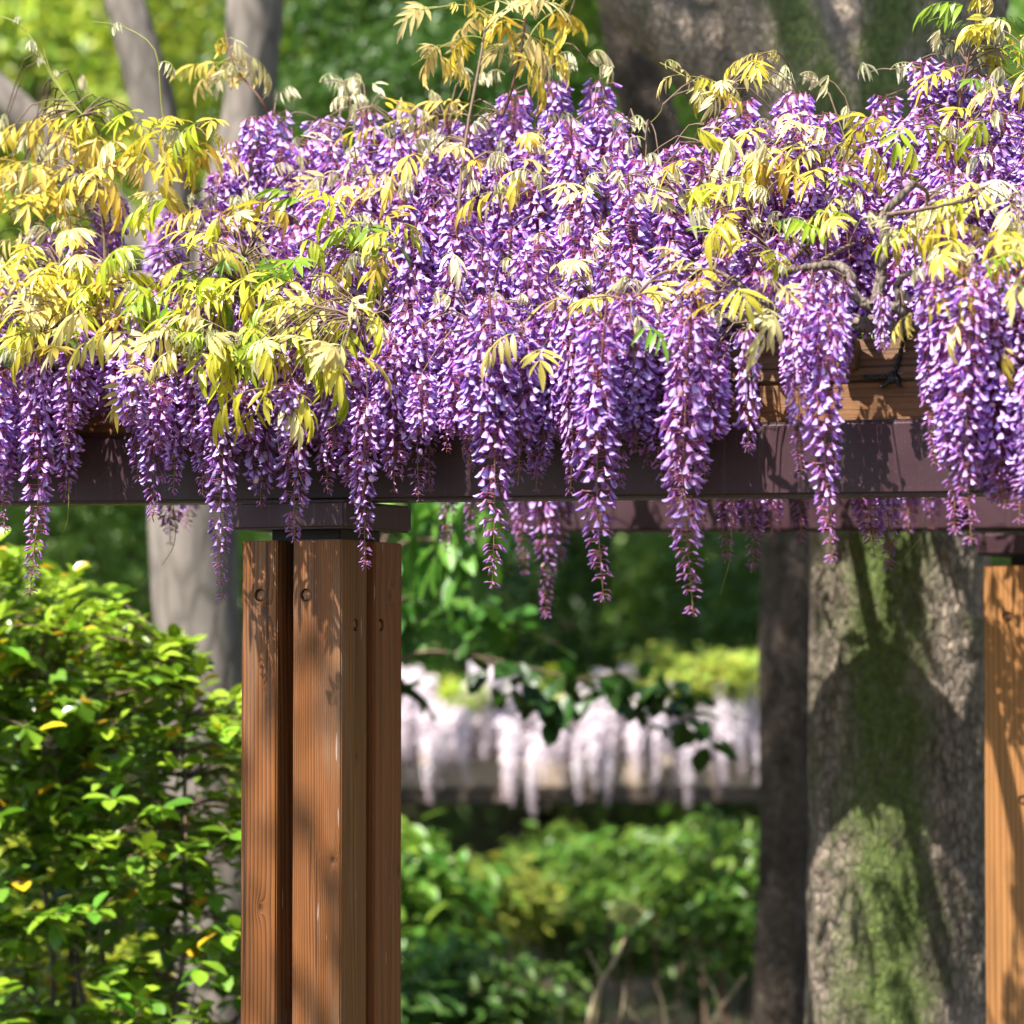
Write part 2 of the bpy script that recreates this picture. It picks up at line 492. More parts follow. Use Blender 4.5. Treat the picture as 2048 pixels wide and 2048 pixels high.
# front beam: bottom and top read at two places
BV = 0.085
bl, br = zv(150, 1008, BV), zv(1850, 990, BV)
slope = (br[2] - bl[2]) / (br[0] - bl[0])
def beam_bottom(u): return bl[2] + slope * (u - bl[0])
hbm = 0.5 * ((zv(150, 873, BV)[2] - bl[2]) + (zv(1850, 838, BV)[2] - br[2]))
BU0, BU1 = -2.2, 2.6
boxpart('steel_beam', BU0, BU1, BV, BV + 0.11, beam_bottom(BU0), beam_bottom(BU0) + hbm, M['steel'], 0.008, 3, slope * (BU1 - BU0))
def beam_top(u): return beam_bottom(u) + hbm
print('cap', cap_bot, cap_top, 'beam bottom at col', beam_bottom(-0.12), 'h', hbm, 'slope', slope, 'timber top', top_front)
# wooden purlin on the front beam, two planks
PV = BV + 0.03
hp = zv(1800, 676, PV)[2] - beam_top(zv(1800, 676, PV)[0])
print('purlin height', hp)
wp = wood('purlin_wood', (0.055, 0.026, 0.014), (0.20, 0.105, 0.055), axis=0, grey=0.3, ring=30, seed=3.3)
wq = wood('purlin_wood_amber', (0.08, 0.034, 0.012), (0.21, 0.095, 0.034), axis=0, grey=0.12, ring=24, seed=9.3)
hp1 = hp * 0.5
boxpart('purlin', BU0, BU1, PV, PV + 0.06, beam_top(BU0) - 0.001, beam_top(BU0) + hp1 - 0.003, wq, 0.004, 2, slope * (BU1 - BU0))
boxpart('purlin', BU0, BU1, PV - 0.002, PV + 0.058, beam_top(BU0) + hp1 - 0.001, beam_top(BU0) + hp, wp, 0.004, 2, slope * (BU1 - BU0))
def purlin_top(u): return beam_top(u) + hp
# rear row
RV = 2.1
wR = wood('timber_honey', honey_d, honey_l, knots=[(0.09, 0, 0.62, 0.008)], grey=0.1, ring=16, seed=4.2)
rt = zv(2003, 1131, RV)
ru0 = zv(1967, 1200, RV)[0]
rplug = [zv(2014, 1233, RV), zv(2040, 1600, RV)]
timber(ru0, RV, 0.128, 0.12, rt[2], wR, [('v', rplug[0][0] - ru0, rplug[0][2]), ('v', 0.104, rplug[1][2])])
timber(ru0 + 0.167, RV, 0.11, 0.12, rt[2], wR, [])
timber(ru0, RV + 0.157, 0.128, 0.12, rt[2], wb, [])
timber(ru0 + 0.167, RV + 0.157, 0.11, 0.12, rt[2], wb, [])
rc0, rc1 = zv(2003, 1110, RV)[2], zv(2003, 1066, RV)[2]
boxpart('column_neck', ru0 + 0.06, ru0 + 0.22, RV + 0.05, RV + 0.23, rt[2] - 0.002, rc0 + 0.004, M['black'], 0.003)
boxpart('steel_post', ru0 + 0.132, ru0 + 0.163, RV + 0.124, RV + 0.153, 0, rc0 + 0.005, M['core'], 0.002)
boxpart('column_cap', ru0 - 0.017, ru0 + 0.29, RV - 0.017, RV + 0.294, rc0, rc1, M['steel'], 0.006, 3)
rbu0 = zv(1014, 1040, RV + 0.085)[0]
rb0, rb1 = zv(1014, 1064, RV + 0.085), zv(1850, 1061, RV + 0.085)
rsl = (rb1[2] - rb0[2]) / (rb1[0] - rb0[0])
boxpart('steel_beam', rbu0, ru0 + 1.6, RV + 0.085, RV + 0.195, rb0[2], rb0[2] + hbm, M['steel'], 0.008, 3, rsl * (ru0 + 1.6 - rbu0))
def rear_top(u): return rb0[2] + rsl * (u - rbu0) + hbm
boxpart('purlin', rbu0 - 0.3, ru0 + 1.6, RV + 0.11, RV + 0.17, rear_top(rbu0 - 0.3) - 0.001, rear_top(rbu0 - 0.3) + hp, wp, 0.004, 2, rsl * (ru0 + 1.9 - rbu0))
# rafters from front to rear purlin, ends proud of the front purlin
raf = zv(1695, 706, PV - 0.03)
ru_list = [raf[0] + k * 0.46 for k in range(-5, 3)]
for k, u in enumerate(ru_list):
    z0 = purlin_top(u) - 0.064
    o = link('rafter', box_mesh('rafter', (0.034, RV + 0.4, 0.062), wp, 0.003), perg)
    o.location = (u - 0.017, PV - 0.035, z0)
    o.rotation_euler = (math.atan2(rear_top(u) + hp - purlin_top(u), RV), 0, 0)

# ------------------------------------------------------------------ wisteria: flowers
def grid_quads(r, c, closed=False):
    q = []
    for i in range(r - 1):
        for j in range(c if closed else c - 1):
            k = (j + 1) % c
            q.append([i * c + j, i * c + k, (i + 1) * c + k, (i + 1) * c + j])
    return np.array(q)

def banner_closed():
    """folded hood petal seen from outside: pointed where it joins the stalk, broad and blunt at its free end; length 1 along x"""
    rows = [0.0, 0.16, 0.42, 0.72, 0.93, 1.02]
    wid = [0.05, 0.12, 0.22, 0.295, 0.24, 0.07]
    v, col = [], []
    for x, w in zip(rows, wid):
        for s in (-1, -0.45, 0.45, 1):
            sag = 0.62 * abs(s) ** 1.7 * w * 1.15
            lift = 0.10 * math.sin(x * math.pi) + 0.10 * max(0, x - 0.7) / 0.3
            v.append((x, s * w, lift - sag))
            base = np.array([0.60, 0.24, 0.42]); mid = np.array([0.54, 0.30, 0.75]); edge = np.array([0.68, 0.54, 0.87])
            c = base + (mid - base) * min(1, x / 0.3) if x < 0.3 else mid + (edge - mid) * (x - 0.3) / 0.7
            col.append(c)
    return np.array(v), grid_quads(6, 4), np.array(col)

def banner_open():
    """standard petal bent upright, rounded, with a yellow mark at its base; origin at the base, faces +x"""
    v, col = [], []
    for i, (z, w, x) in enumerate([(-0.05, 0.10, 0.30), (0.10, 0.30, 0.36), (0.30, 0.40, 0.33), (0.50, 0.37, 0.24), (0.64, 0.22, 0.12), (0.68, 0.05, 0.08)]):
        for s in (-1, -0.4, 0.4, 1):
            v.append((x - 0.02 + 0.10 * abs(s) ** 2 - (0.16 * abs(s) ** 3 if i > 1 else 0), s * w * 0.92, z - 0.06 * (abs(s) > .9) + (0.05 * abs(s) if i > 3 else 0)))
            c = np.array([0.56, 0.28, 0.64])
            if i in (0, 1) and abs(s) < 0.5: c = np.array([0.78, 0.62, 0.20])
            elif i == 2 and abs(s) < 0.5: c = np.array([0.72, 0.52, 0.66])
            col.append(c)
    return np.array(v), grid_quads(6, 4), np.array(col)

def pod(l, w, h, c0, c1, rows=4, sides=5):
    v, col = [], []
    for i in range(rows):
        t = i / (rows - 1)
        r = math.sin(math.pi * (0.12 + 0.82 * t) ) ** 0.8
        for j in range(sides):
            a = 2 * math.pi * j / sides
            v.append((l * t, w * r * math.cos(a), h * r * math.sin(a)))
            col.append(np.array(c0) + (np.array(c1) - np.array(c0)) * t)
    return np.array(v), grid_quads(rows, sides, True), np.array(col)

def stack(*parts):
    b = Bag()
    for v, q, c in parts: b.add(v, q, c)
    return b.arrays()

def moved(p, off=(0, 0, 0), tilt=0.0, k=1.0):
    v, q, c = p
    ca, sa = math.cos(tilt), math.sin(tilt)
    R = np.array([[ca, 0, sa], [0, 1, 0], [-sa, 0, ca]])
    return (v * k) @ R.T + np.array(off), q, c

KEEL0, KEEL1 = (0.46, 0.19, 0.54), (0.30, 0.10, 0.52)
calyx = pod(0.28, 0.11, 0.11, (0.50, 0.15, 0.28), (0.54, 0.18, 0.38), 3, 4)
FL_CLOSED = stack(banner_closed(), moved(pod(0.80, 0.13, 0.18, KEEL0, KEEL1), (0.14, 0, -0.10), 0.16), moved(calyx, (-0.12, 0, 0)))
FL_OPEN = stack(moved(banner_open(), (0.02, 0, 0.02), -0.25, 1.0), moved(pod(0.60, 0.12, 0.15, (0.30, 0.10, 0.52), (0.15, 0.04, 0.42)), (0.34, 0, -0.06), 0.85), moved(calyx, (0.10, 0, -0.02), -0.1, 1.3))
FL_BUD = stack(pod(1.0, 0.15, 0.17, (0.52, 0.19, 0.40), (0.42, 0.22, 0.62), 5, 4), moved(calyx, (-0.08, 0, 0), 0, 1.1))
STICK = tube_arrays([(0, 0, 0), (0.5, 0, 0.05), (1, 0, 0)], 0.5, 3)   # y,z scaled separately

def basis(f, up):
    f = f / np.linalg.norm(f, axis=1)[:, None]
    y = np.cross(up, f); y /= np.linalg.norm(y, axis=1)[:, None] + 1e-9
    z = np.cross(f, y)
    return np.stack([f, y, z], -1)

def gen_raceme(L, seed, full=0.0, dens=1.0, wide=1.0):
    """a hanging raceme of length L; full = 0 tapers to buds, 1 stays in flower to its end"""
    r = np.random.default_rng(seed)
    n = int(L / 0.0020 * dens)
    s = np.sort(r.uniform(0.02, 1.0, n)) ** 1.0
    ph = np.arange(n) * 2.39996 + r.uniform(-0.4, 0.4, n)
    amp = r.uniform(-0.035, 0.035, 2) * L
    def stem(t): return np.stack([amp[0] * np.sin(t * 2.6) , amp[1] * np.sin(t * 3.1), -L * t], -1)
    e = np.stack([np.cos(ph), np.sin(ph), np.zeros(n)], -1)
    taper = np.clip((s - (0.50 + 0.35 * full)) / (0.5 - 0.35 * full * 0.9), 0, 1)
    size = (0.0215 - 0.0128 * taper) * r.uniform(0.86, 1.12, n)
    ped = (0.0255 - 0.0150 * taper - 0.004 * s) * r.uniform(0.8, 1.2, n) * wide
    keep = r.uniform(0, 1, n) > 0.28 * taper
    s, ph, e, taper, size, ped = [a[keep] for a in (s, ph, e, taper, size, ped)]
    n = len(s)
    up = np.array([0, 0, 1.0])
    pdir = e + up * (r.uniform(-0.05, 0.35, n) - 0.15 * taper)[:, None]
    pdir /= np.linalg.norm(pdir, axis=1)[:, None]
    p0 = stem(s); p1 = p0 + pdir * ped[:, None]
    drop = np.radians(r.normal(44, 15, n) - 14 * taper)
    tw = r.normal(0, 0.35, n)
    e2 = np.stack([np.cos(ph + tw), np.sin(ph + tw), np.zeros(n)], -1)
    fdir = e2 * np.cos(drop)[:, None] - up * np.sin(drop)[:, None]
    kind = np.where(taper > 0.42 + 0.2 * r.uniform(-1, 1, n), 2, np.where((r.uniform(0, 1, n) < 0.09) & (s > 0.15), 1, 0))
    b = Bag()
    for k, (tv, tq, tc) in enumerate((FL_CLOSED, FL_OPEN, FL_BUD)):
        m_ = kind == k
        if not m_.any(): continue
        f = fdir[m_].copy()
        if k == 1: f[:, 2] += 0.45
        R = basis(f, np.broadcast_to(up, f.shape) + r.normal(0, 0.22, f.shape))
        if k == 1:     # let an open flower nod a little towards the light
            pass
        R = R * size[m_][:, None, None]
        mul = r.uniform(0.82, 1.15, (m_.sum(), 1, 1)) * np.ones((1, 1, 3))
        mul[:, :, 0] *= r.uniform(0.88, 1.10, (m_.sum(), 1)); mul[:, :, 2] *= r.uniform(0.94, 1.04, (m_.sum(), 1))
        b.many(tv, tq, R, p1[m_], np.clip(tc[None] * mul, 0, 0.95))
    # flower stalks
    R = basis(pdir, np.broadcast_to(up, pdir.shape) + 0.01)
    R = np.stack([R[..., 0] * ped[:, None], R[..., 1] * 0.0014, R[..., 2] * 0.0014], -1)
    b.many(STICK[0], STICK[1], R, p0, np.array([0.50, 0.18, 0.24])[None, None])
    cv, cq = tube_arrays(stem(np.linspace(0, 1.0, 10)), 0.0006, 4)
    b.add(cv, cq, (0.26, 0.12, 0.10))
    st = Bag()
    t = np.linspace(-0.02, 1.0, 14)
    tv, tq = tube_arrays(stem(t), np.linspace(0.0019, 0.0009, 14), 5)
    cc = np.linspace(0, 1, 14).repeat(5)[:, None]
    st.add(tv, tq, np.array([0.24, 0.10, 0.09]) * (1 - cc) + np.array([0.30, 0.22, 0.08]) * cc)
    return b, st

RAC = []            # (length, full, flower mesh, stem mesh, arrays, arrays)
sd = 100
for L, full, dens, wide, num in ((0.50, 0.0, 1.0, 1.05, 4), (0.40, 0.1, 1.0, 1.0, 4), (0.30, 0.35, 1.1, 1.0, 4), (0.22, 0.6, 1.25, 1.0, 4), (0.16, 0.85, 1.45, 1.05, 3)):
    for _ in range(num):
        sd += 1
        b, st = gen_raceme(L, sd, full, dens, wide)
        RAC.append((L, full, b.mesh('flower_cluster', M['petal']), st.mesh('flower_stem', M['petal']), b.arrays(), st.arrays()))
# slender, half-open racemes
SLIM = []
for L in (0.30, 0.26):
    sd += 1
    b, st = gen_raceme(L, sd, 0.0, 0.42, 0.8)
    SLIM.append((L, 0, b.mesh('flower_cluster', M['petal']), st.mesh('flower_stem', M['petal']), b.arrays(), st.arrays()))

# ------------------------------------------------------------------ wisteria: leaves
def leaflet(l, w, curl, fold, rows=5):
    """lance-shaped leaflet along +x; curl bends its tip down, fold closes it along the midrib"""
    prof = {5: [(0, .06), (.22, .72), (.5, 1.0), (.78, .55), (1.0, .03)], 6: [(0, .06), (.15, .55), (.38, .98), (.62, .86), (.84, .40), (1, .02)]}[rows]
    v, c = [], []
    for t, ww in prof:
        ang = curl * t
        x = l * (math.sin(ang) / curl if abs(curl) > 1e-4 else t); z = -l * ((1 - math.cos(ang)) / curl if abs(curl) > 1e-4 else 0)
        for s in (-1, 0, 1):
            y = s * w * 0.5 * ww * math.cos(fold); zz = abs(s) * w * 0.5 * ww * math.sin(fold)
            v.append((x + zz * math.sin(ang), y, z + zz * math.cos(ang)))
            c.append(np.full(3, 1.0 if s else 1.12) * (0.94 + 0.12 * t))
    return np.array(v), grid_quads(rows, 3), np.array(c)

def gen_leaf(seed, length=0.19, pairs=5, ll=0.066, lw=0.019, droop=1.0, ldroop=0.5, fold=0.35):
    """pinnate leaf, its stalk leaving the origin along +x"""
    r = np.random.default_rng(seed)
    n = 12
    ang = np.linspace(0.35, 0.35 - droop * r.uniform(0.8, 1.25), n)
    seg = length / (n - 1)
    pts = np.vstack([[0, 0, 0], np.cumsum(np.stack([np.cos(ang), 0.12 * np.sin(np.linspace(0, 2.5, n) + seed), np.sin(ang)], -1)[:-1] * seg, axis=0)])
    b = Bag()
    tv, tq = tube_arrays(pts, np.linspace(0.0013, 0.0007, n), 3)
    b.add(tv, tq, (0.80, 0.92, 0.75))
    pos = np.linspace(0.42, 0.95, pairs)
    for i, t in enumerate(pos):
        k = t * (n - 1); i0 = int(k); p = pts[i0] + (pts[min(i0 + 1, n - 1)] - pts[i0]) * (k - i0); a = ang[i0]
        for side in (-1, 1):
            l = ll * (0.62 + 0.5 * math.sin(math.pi * (0.25 + 0.6 * t))) * r.uniform(0.85, 1.12)
            h = side * (math.radians(62) - 0.3 * t + r.normal(0, 0.14))
            lf = leaflet(l, lw * r.uniform(0.85, 1.15) * (l / ll) ** 0.5, r.uniform(0.3, 1.0) * ldroop + 0.05, fold * r.uniform(0.5, 1.5))
            R = rot_many(h, -a * 0.5 + ldroop * r.uniform(0.3, 1.1), side * r.uniform(-0.3, 0.6))
            b.add(lf[0] @ R.T + p, lf[1], lf[2] * r.uniform(0.9, 1.08))
    lf = leaflet(ll * 1.12, lw * 1.1, ldroop * 0.8 + 0.05, fold * 0.8)
    R = rot_many(r.normal(0, 0.15), -ang[-1] + 0.1, 0.0)
    b.add(lf[0] @ R.T + pts[-1], lf[1], lf[2])
    return b

def gen_young(seed, n=9, ll=0.036):
    """newly unfolding leaf: narrow leaflets still folded, hanging like a closed umbrella from an arching stalk"""
    r = np.random.default_rng(seed)
    m_ = 8
    ang = np.linspace(1.0, -0.9, m_)
    seg = 0.055 / m_
    pts = np.vstack([[0, 0, 0], np.cumsum(np.stack([np.cos(ang), 0 * ang, np.sin(ang)], -1) * seg, axis=0)])
    b = Bag()
    tv, tq = tube_arrays(pts, np.linspace(0.0013, 0.0008, m_ + 1), 3)
    b.add(tv, tq, (0.9, 0.95, 0.7))
    for i in range(n):
        t = 0.35 + 0.65 * i / (n - 1)
        p = pts[min(m_, int(t * m_))]
        lf = leaflet(ll * r.uniform(0.7, 1.2), 0.0095 * r.uniform(0.8, 1.3), r.uniform(0.1, 0.6), r.uniform(0.5, 1.1))
        R = rot_many((i % 2 * 2 - 1) * r.uniform(0.3, 1.5), math.radians(r.normal(72, 13)), r.uniform(-0.8, 0.8))
        b.add(lf[0] @ R.T + p, lf[1], lf[2] * r.uniform(0.92, 1.08))
    return b

LEAF, YOUNG = [], []
for k in range(9):
    b = gen_leaf(500 + k, length=[.13, .16, .20][k % 3], pairs=[3, 4, 5][k % 3], ll=[.080, .092, .084][k // 3], lw=[.0185, .021, .0175][(k + 1) % 3], droop=[0.7, 1.2, 1.6][k // 3], ldroop=[0.3, 0.6, 0.9][k % 3])
    LEAF.append((b.mesh('pinnate_leaf', M['leaf']), b.arrays()))
for k in range(6):
    b = gen_young(600 + k, n=[7, 9, 11][k % 3], ll=[.034, .042][k % 2])
    YOUNG.append((b.mesh('folded_leaf', M['leaf']), b.arrays()))
PALETTE = {
    'gold': [(0.44, 0.37, 0.03), (0.49, 0.41, 0.05), (0.46, 0.335, 0.04), (0.54, 0.45, 0.09)],
    'cream': [(0.56, 0.51, 0.22), (0.55, 0.47, 0.17), (0.54, 0.44, 0.15)],
    'lime': [(0.37, 0.40, 0.022), (0.45, 0.41, 0.03), (0.28, 0.37, 0.02), (0.52, 0.45, 0.05)],
    'green': [(0.13, 0.23, 0.015), (0.20, 0.30, 0.02)],
    'silver': [(0.58, 0.55, 0.34), (0.52, 0.50, 0.31), (0.60, 0.54, 0.32)],
}

# ------------------------------------------------------------------ wisteria: where everything hangs
wis = empty('wisteria', W(-0.6, 0.3, 0.0), label='purple flowering wisteria with golden young leaves sprawling over the pergola', cat='wisteria')
wis_inv = np.array(wis.location)

def interp(x, pts):
    a = np.array(pts, float)
    return np.interp(x, a[:, 0], a[:, 1])
T_FL = [(-80, 560), (0, 540), (130, 425), (200, 385), (330, 395), (430, 280), (500, 215), (700, 225), (800, 215), (900, 235), (1000, 215), (1080, 140), (1180, 155), (1260, 265), (1320, 330), (1390, 240), (1480, 195), (1620, 180), (1700, 235), (1790, 175), (1850, 105), (1950, 120), (2048, 150), (2130, 150)]
B_FL = [(-80, 960), (0, 960), (130, 900), (160, 850), (260, 850), (285, 900), (420, 900), (640, 890), (830, 880), (900, 870), (1100, 880), (1420, 880), (1440, 720), (1560, 700), (1690, 690), (1840, 690), (1860, 900), (2048, 1010), (2130, 1010)]
def v_of(px, py):
    """depth of the mound's face behind the front column for a sight line: low parts hang in front, high parts stand further back"""
    return np.interp(py, [150, 300, 450, 600, 720], [0.80, 0.52, 0.28, 0.08, -0.02])

anchors = []           # all attachment points, for the twigs
racemes = []           # (priority, point, mesh entry, scale, rotz, tilt)
def pick_raceme(L, full=None):
    best = sorted(range(len(RAC)), key=lambda i: abs(RAC[i][0] - L) + (0 if full is None else 0.05 * abs(RAC[i][1] - full)) + 0.03 * rng.uniform())[0]
    return RAC[best]

def add_raceme(p, L, prio, slim=False, full=None, sxy=1.0):
    ent = SLIM[int(rng.integers(len(SLIM)))] if slim else pick_raceme(L, full)
    k = L / ent[0]
    racemes.append((prio, p, ent, (min(max(k, 0.8), 1.25) * sxy, k), rng.uniform(0, 6.28), rng.normal(0, 0.012 if prio < 2 else 0.045, 2)))
    anchors.append(p)

# the fringe that hangs below the beam, one by one: x, top, bottom, v, girth
FRINGE = [(62, 690, 1190, -.10, 1.0), (128, 740, 1000, -.05, 1.0), (15, 740, 1065, -.06, 1.0), (92, 660, 960, .0, 1.0), (-30, 700, 1030, -.05, 1),
    (305, 740, 1040, -.02, .95), (345, 730, 985, -.05, .95), (285, 700, 960, .02, .9), (400, 730, 990, -.04, .9), (455, 760, 1203, -.12, 1.0),
    (470, 690, 960, -.02, 1), (520, 770, 1010, -.06, .9), (560, 720, 960, .0, 1), (597, 760, 1083, -.09, .95), (650, 740, 985, -.05, 1.0), (700, 720, 1000, -.04, 1.1), (735, 790, 1135, -.10, 1.0), (670, 690, 900, -.1, 1),
    (790, 680, 985, -.06, 1.0), (845, 650, 1000, -.04, 1.05), (815, 600, 900, 0, 1), (893, 660, 905, -.02, .9), (980, 590, 1178, -.12, 1.1), (935, 620, 940, -.02, 1.0), (1000, 640, 960, -.0, 1.0), (1045, 650, 965, -.05, 1.0), (1072, 690, 985, -.02, .9),
    (1140, 680, 985, -.04, .75), (1110, 600, 880, .0, 1), (1213, 610, 1206, -.14, 1.15), (1240, 600, 975, -.05, 1.1), (1185, 620, 900, -.02, 1.0), (1320, 640, 960, -.03, 1.0), (1290, 620, 930, .0, 1),
    (1384, 600, 1234, -.14, 1.1), (1365, 610, 1010, -.06, 1.0), (1415, 620, 960, -.03, .95), (1345, 700, 1075, -.02, .8), (1495, 660, 905, -.08, .72), (1600, 600, 955, -.10, .95), (1662, 590, 1128, -.12, 1.0), (1625, 560, 840, -.04, 1.0), (1580, 600, 790, -.02, .9), (1680, 560, 780, -.02, .8),
    (1765, 590, 705, -.02, .6),
    (1872, 520, 930, -.05, 1.0), (1895, 560, 1068, -.10, 1.1), (1952, 540, 1093, -.12, 1.1), (1925, 520, 960, -.04, 1.1), (2000, 540, 1020, -.06, 1.1), (2035, 560, 1050, -.08, 1.1), (1985, 500, 900, .0, 1.1), (2075, 560, 1040, -.05, 1.1), (2050, 500, 930, .02, 1.1), (1850, 540, 800, .0, .9)]
for x in np.arange(425, 1425, 85):
    FRINGE.append((x + rng.uniform(-20, 20), rng.uniform(620, 720), rng.uniform(900, 1005), rng.uniform(-.06, .03), rng.uniform(.85, 1.0)))
for (x, t, b, v, g) in FRINGE:
    a, e = zv(x, t, v), zv(x, b, v)
    add_raceme(W(*a), a[2] - e[2], 0, sxy=g * .9)
# tassels of the rear edge, seen under the beam
for (x, t, b, v) in [(905, 800, 1105, 1.3), (940, 800, 1085, 1.2), (1055, 780, 1150, 1.5), (1085, 790, 1235, 1.3), (1125, 800, 1120, 1.6), (1400, 760, 1090, 1.1), (1450, 780, 1120, .9), (1500, 790, 1140, 1.0), (1540, 790, 1075, 1.2), (1470, 760, 1060, 1.4), (1600, 780, 1085, 1.3), (1745, 820, 1115, .9), (1780, 830, 1140, 1.0), (1810, 800, 1060, 1.8), (1860, 800, 1060, 1.8), (1720, 780, 1040, 1.3), (340, 840, 1090, .7), (380, 820, 1060, 1.0), (150, 800, 1010, 1.2)]:
    a, e = zv(x, t, v), zv(x, b, v)
    add_raceme(W(*a), a[2] - e[2], 1, sxy=0.95)
# the mound: stratified over its face
xs = np.arange(-70, 2130, 62)
for x0 in xs:
    top, bot = interp(x0, T_FL), interp(x0, B_FL)
    y = top + rng.uniform(0, 20)
    while True:
        px = x0 + rng.uniform(-34, 34)
        Lpx = rng.uniform(150, 260) if y < 420 else rng.uniform(200, 320)
        room = bot - y
        if room < 110: break
        Lpx = min(Lpx, room)
        v = float(v_of(px, y)) + rng.normal(0, 0.07)
        if 1640 < px < 1850 and y > 380: v = max(v, 0.25) + 0.1     # the bare branches stand in front here
        if 1430 < px < 1860 and y + Lpx > 690: Lpx = max(100, 690 - y)
        a = zv(px, y, v); e = zv(px, y + Lpx, v)
        leafy_zone = px < 420 and y < 560 and rng.uniform() < 0.45
        if not leafy_zone:
            add_raceme(W(*a), a[2] - e[2], 2 if v < 0.6 else 3, full=0.8)
        y += rng.uniform(34, 62)
# a few more on the mound's far side, towards the rear row
for _ in range(90):
    u, v = rng.uniform(-1.9, 2.3), rng.uniform(1.1, 2.5)
    z = 2.55 + 0.45 * rng.uniform() - 0.25 * max(0, v - 1.5)
    add_raceme(W(u, v, z), rng.uniform(0.2, 0.34), 4, full=0.6)
print('racemes', len(racemes))

# crown outline: tufts that stand above the mass are shoots with folded leaves
leaves = []            # (prio, point, (mesh, arrays), scale, R, colour)
def add_leaf(p, pal, young=False, size=1.0, prio=1, head=None, pitch=None):
    src = YOUNG if young else LEAF
    ent = src[int(rng.integers(len(src)))]
    h = rng.normal(-math.pi / 2, 1.15) if head is None else head
    pt = rng.normal(0.1, 0.30) if pitch is None else pitch
    R = rot_many(h, pt, rng.normal(0, 0.28))
    cols = PALETTE[pal]
    c = np.array(cols[int(rng.integers(len(cols)))]) * rng.uniform(0.88, 1.1)
    leaves.append((prio, p, ent, size * (1.0 if young else 0.72 if p[0] < -.15 else 0.66) * rng.uniform(0.75, 1.15), R, c))
    anchors.append(p)

def leaf_patch(cx, cy, rx, ry, n, v0, v1, pals, young=0.15, size=1.0, prio=1):
    for _ in range(int(round(n * 1.05 if cx < 900 else n * 0.62))):
        a, q = rng.uniform(0, 6.283), math.sqrt(rng.uniform())
        px, py = cx + rx * q * math.cos(a), cy + ry * q * math.sin(a)
        v = v0 + (v1 - v0) * (0.5 - 0.5 * (py - cy) / ry) + rng.normal(0, 0.05)
        if v > 0: v *= 0.68
        y_ = rng.uniform() < young
        add_leaf(W(*zv(px, py, v)), 'silver' if y_ else pals[int(rng.integers(len(pals)))], y_, size, prio)

G, C_, L_, GR = 'gold', 'cream', 'lime', 'green'
leaf_patch(170, 285, 210, 80, 44, .25, .6, [G, G, G, C_, L_], .22)
leaf_patch(400, 270, 90, 30, 8, .3, .4, [G, G, L_], .1)
leaf_patch(60, 420, 110, 80, 26, .2, .45, [C_, G, G], .4)
leaf_patch(70, 560, 150, 90, 46, -.02, .2, [G, G, C_, L_, L_], .2)
leaf_patch(60, 660, 110, 60, 24, -.15, -.02, [G, L_, C_, GR], .2, prio=0)
leaf_patch(370, 545, 260, 55, 50, -.05, .15, [L_, G, L_, L_, GR], .12)
leaf_patch(470, 640, 300, 55, 58, -.18, -.02, [L_, G, L_, C_, GR, C_], .16, prio=0)
leaf_patch(560, 700, 200, 35, 20, -.22, -.12, [C_, G, L_, C_], .1, prio=0)
leaf_patch(540, 815, 45, 45, 5, -.24, -.2, [L_, C_, G], 0, prio=0)
leaf_patch(265, 770, 40, 30, 3, -.2, -.15, [C_, G], 0, prio=0)
leaf_patch(700, 480, 130, 55, 17, .05, .25, [L_, G, L_, GR], .15)
leaf_patch(420, 430, 160, 45, 18, .2, .4, [G, C_, L_], .3)
leaf_patch(960, 265, 240, 55, 50, .6, 1.0, [C_, G, C_], .78)
leaf_patch(860, 330, 330, 60, 26, .5, .8, [C_, G], .6)
leaf_patch(1150, 520, 220, 190, 42, .05, .5, [G, C_, G], .5)
leaf_patch(1150, 570, 110, 70, 12, -.02, .1, [G, C_, L_], .2)
leaf_patch(1095, 690, 50, 35, 4, -.2, -.15, [G, C_], 0, prio=0)
leaf_patch(1240, 660, 60, 40, 6, -.1, -.02, [C_, GR], .6, prio=0)
leaf_patch(1520, 300, 210, 65, 44, .4, .7, [G, G, C_, L_], .22)
leaf_patch(1380, 370, 90, 50, 14, .3, .5, [G, C_], .35)
leaf_patch(1570, 410, 160, 60, 30, .2, .45, [G, L_, G, GR], .2)
leaf_patch(1480, 530, 120, 60, 14, .0, .25, [G, L_, C_], .2)
leaf_patch(1570, 620, 60, 50, 5, -.12, -.05, [C_, L_], 0, prio=0)
leaf_patch(1440, 600, 70, 60, 7, -.08, .0, [G, C_], .2, prio=0)
leaf_patch(1860, 260, 120, 50, 16, .5, .7, [G, G, L_], .3)
leaf_patch(1940, 450, 140, 70, 46, .05, .35, [G, G, L_, C_], .18)
leaf_patch(1960, 530, 130, 50, 26, -.05, .1, [L_, G, GR, C_], .12, prio=0)
leaf_patch(1840, 600, 40, 40, 3, -.1, -.05, [G], 0, prio=0)
leaf_patch(1990, 170, 80, 110, 22, .7, 1.1, [G, C_, GR], .45)
leaf_patch(2000, 60, 60, 60, 9, 1.0, 1.3, [G, GR], .2)
leaf_patch(2010, 660, 60, 60, 5, -.1, 0, [C_, G], .2, prio=0)
for (x, y) in [(158, 165), (690, 190), (705, 150), (725, 165), (770, 190), (800, 205), (860, 195), (665, 170), (640, 165), (1150, 130), (1175, 125), (1200, 135), (1110, 120), (1290, 280), (1255, 250), (1560, 145), (1600, 150), (1650, 155), (1535, 165), (1690, 225), (1720, 150), (1780, 140), (1870, 80), (1900, 75), (1935, 95), (1965, 110), (1590, 170), (560, 195), (930, 160), (1010, 150), (960, 170)]:
    add_leaf(W(*zv(x, y, float(v_of(x, y)) + rng.normal(0, .06))), 'silver', True, 1.15)
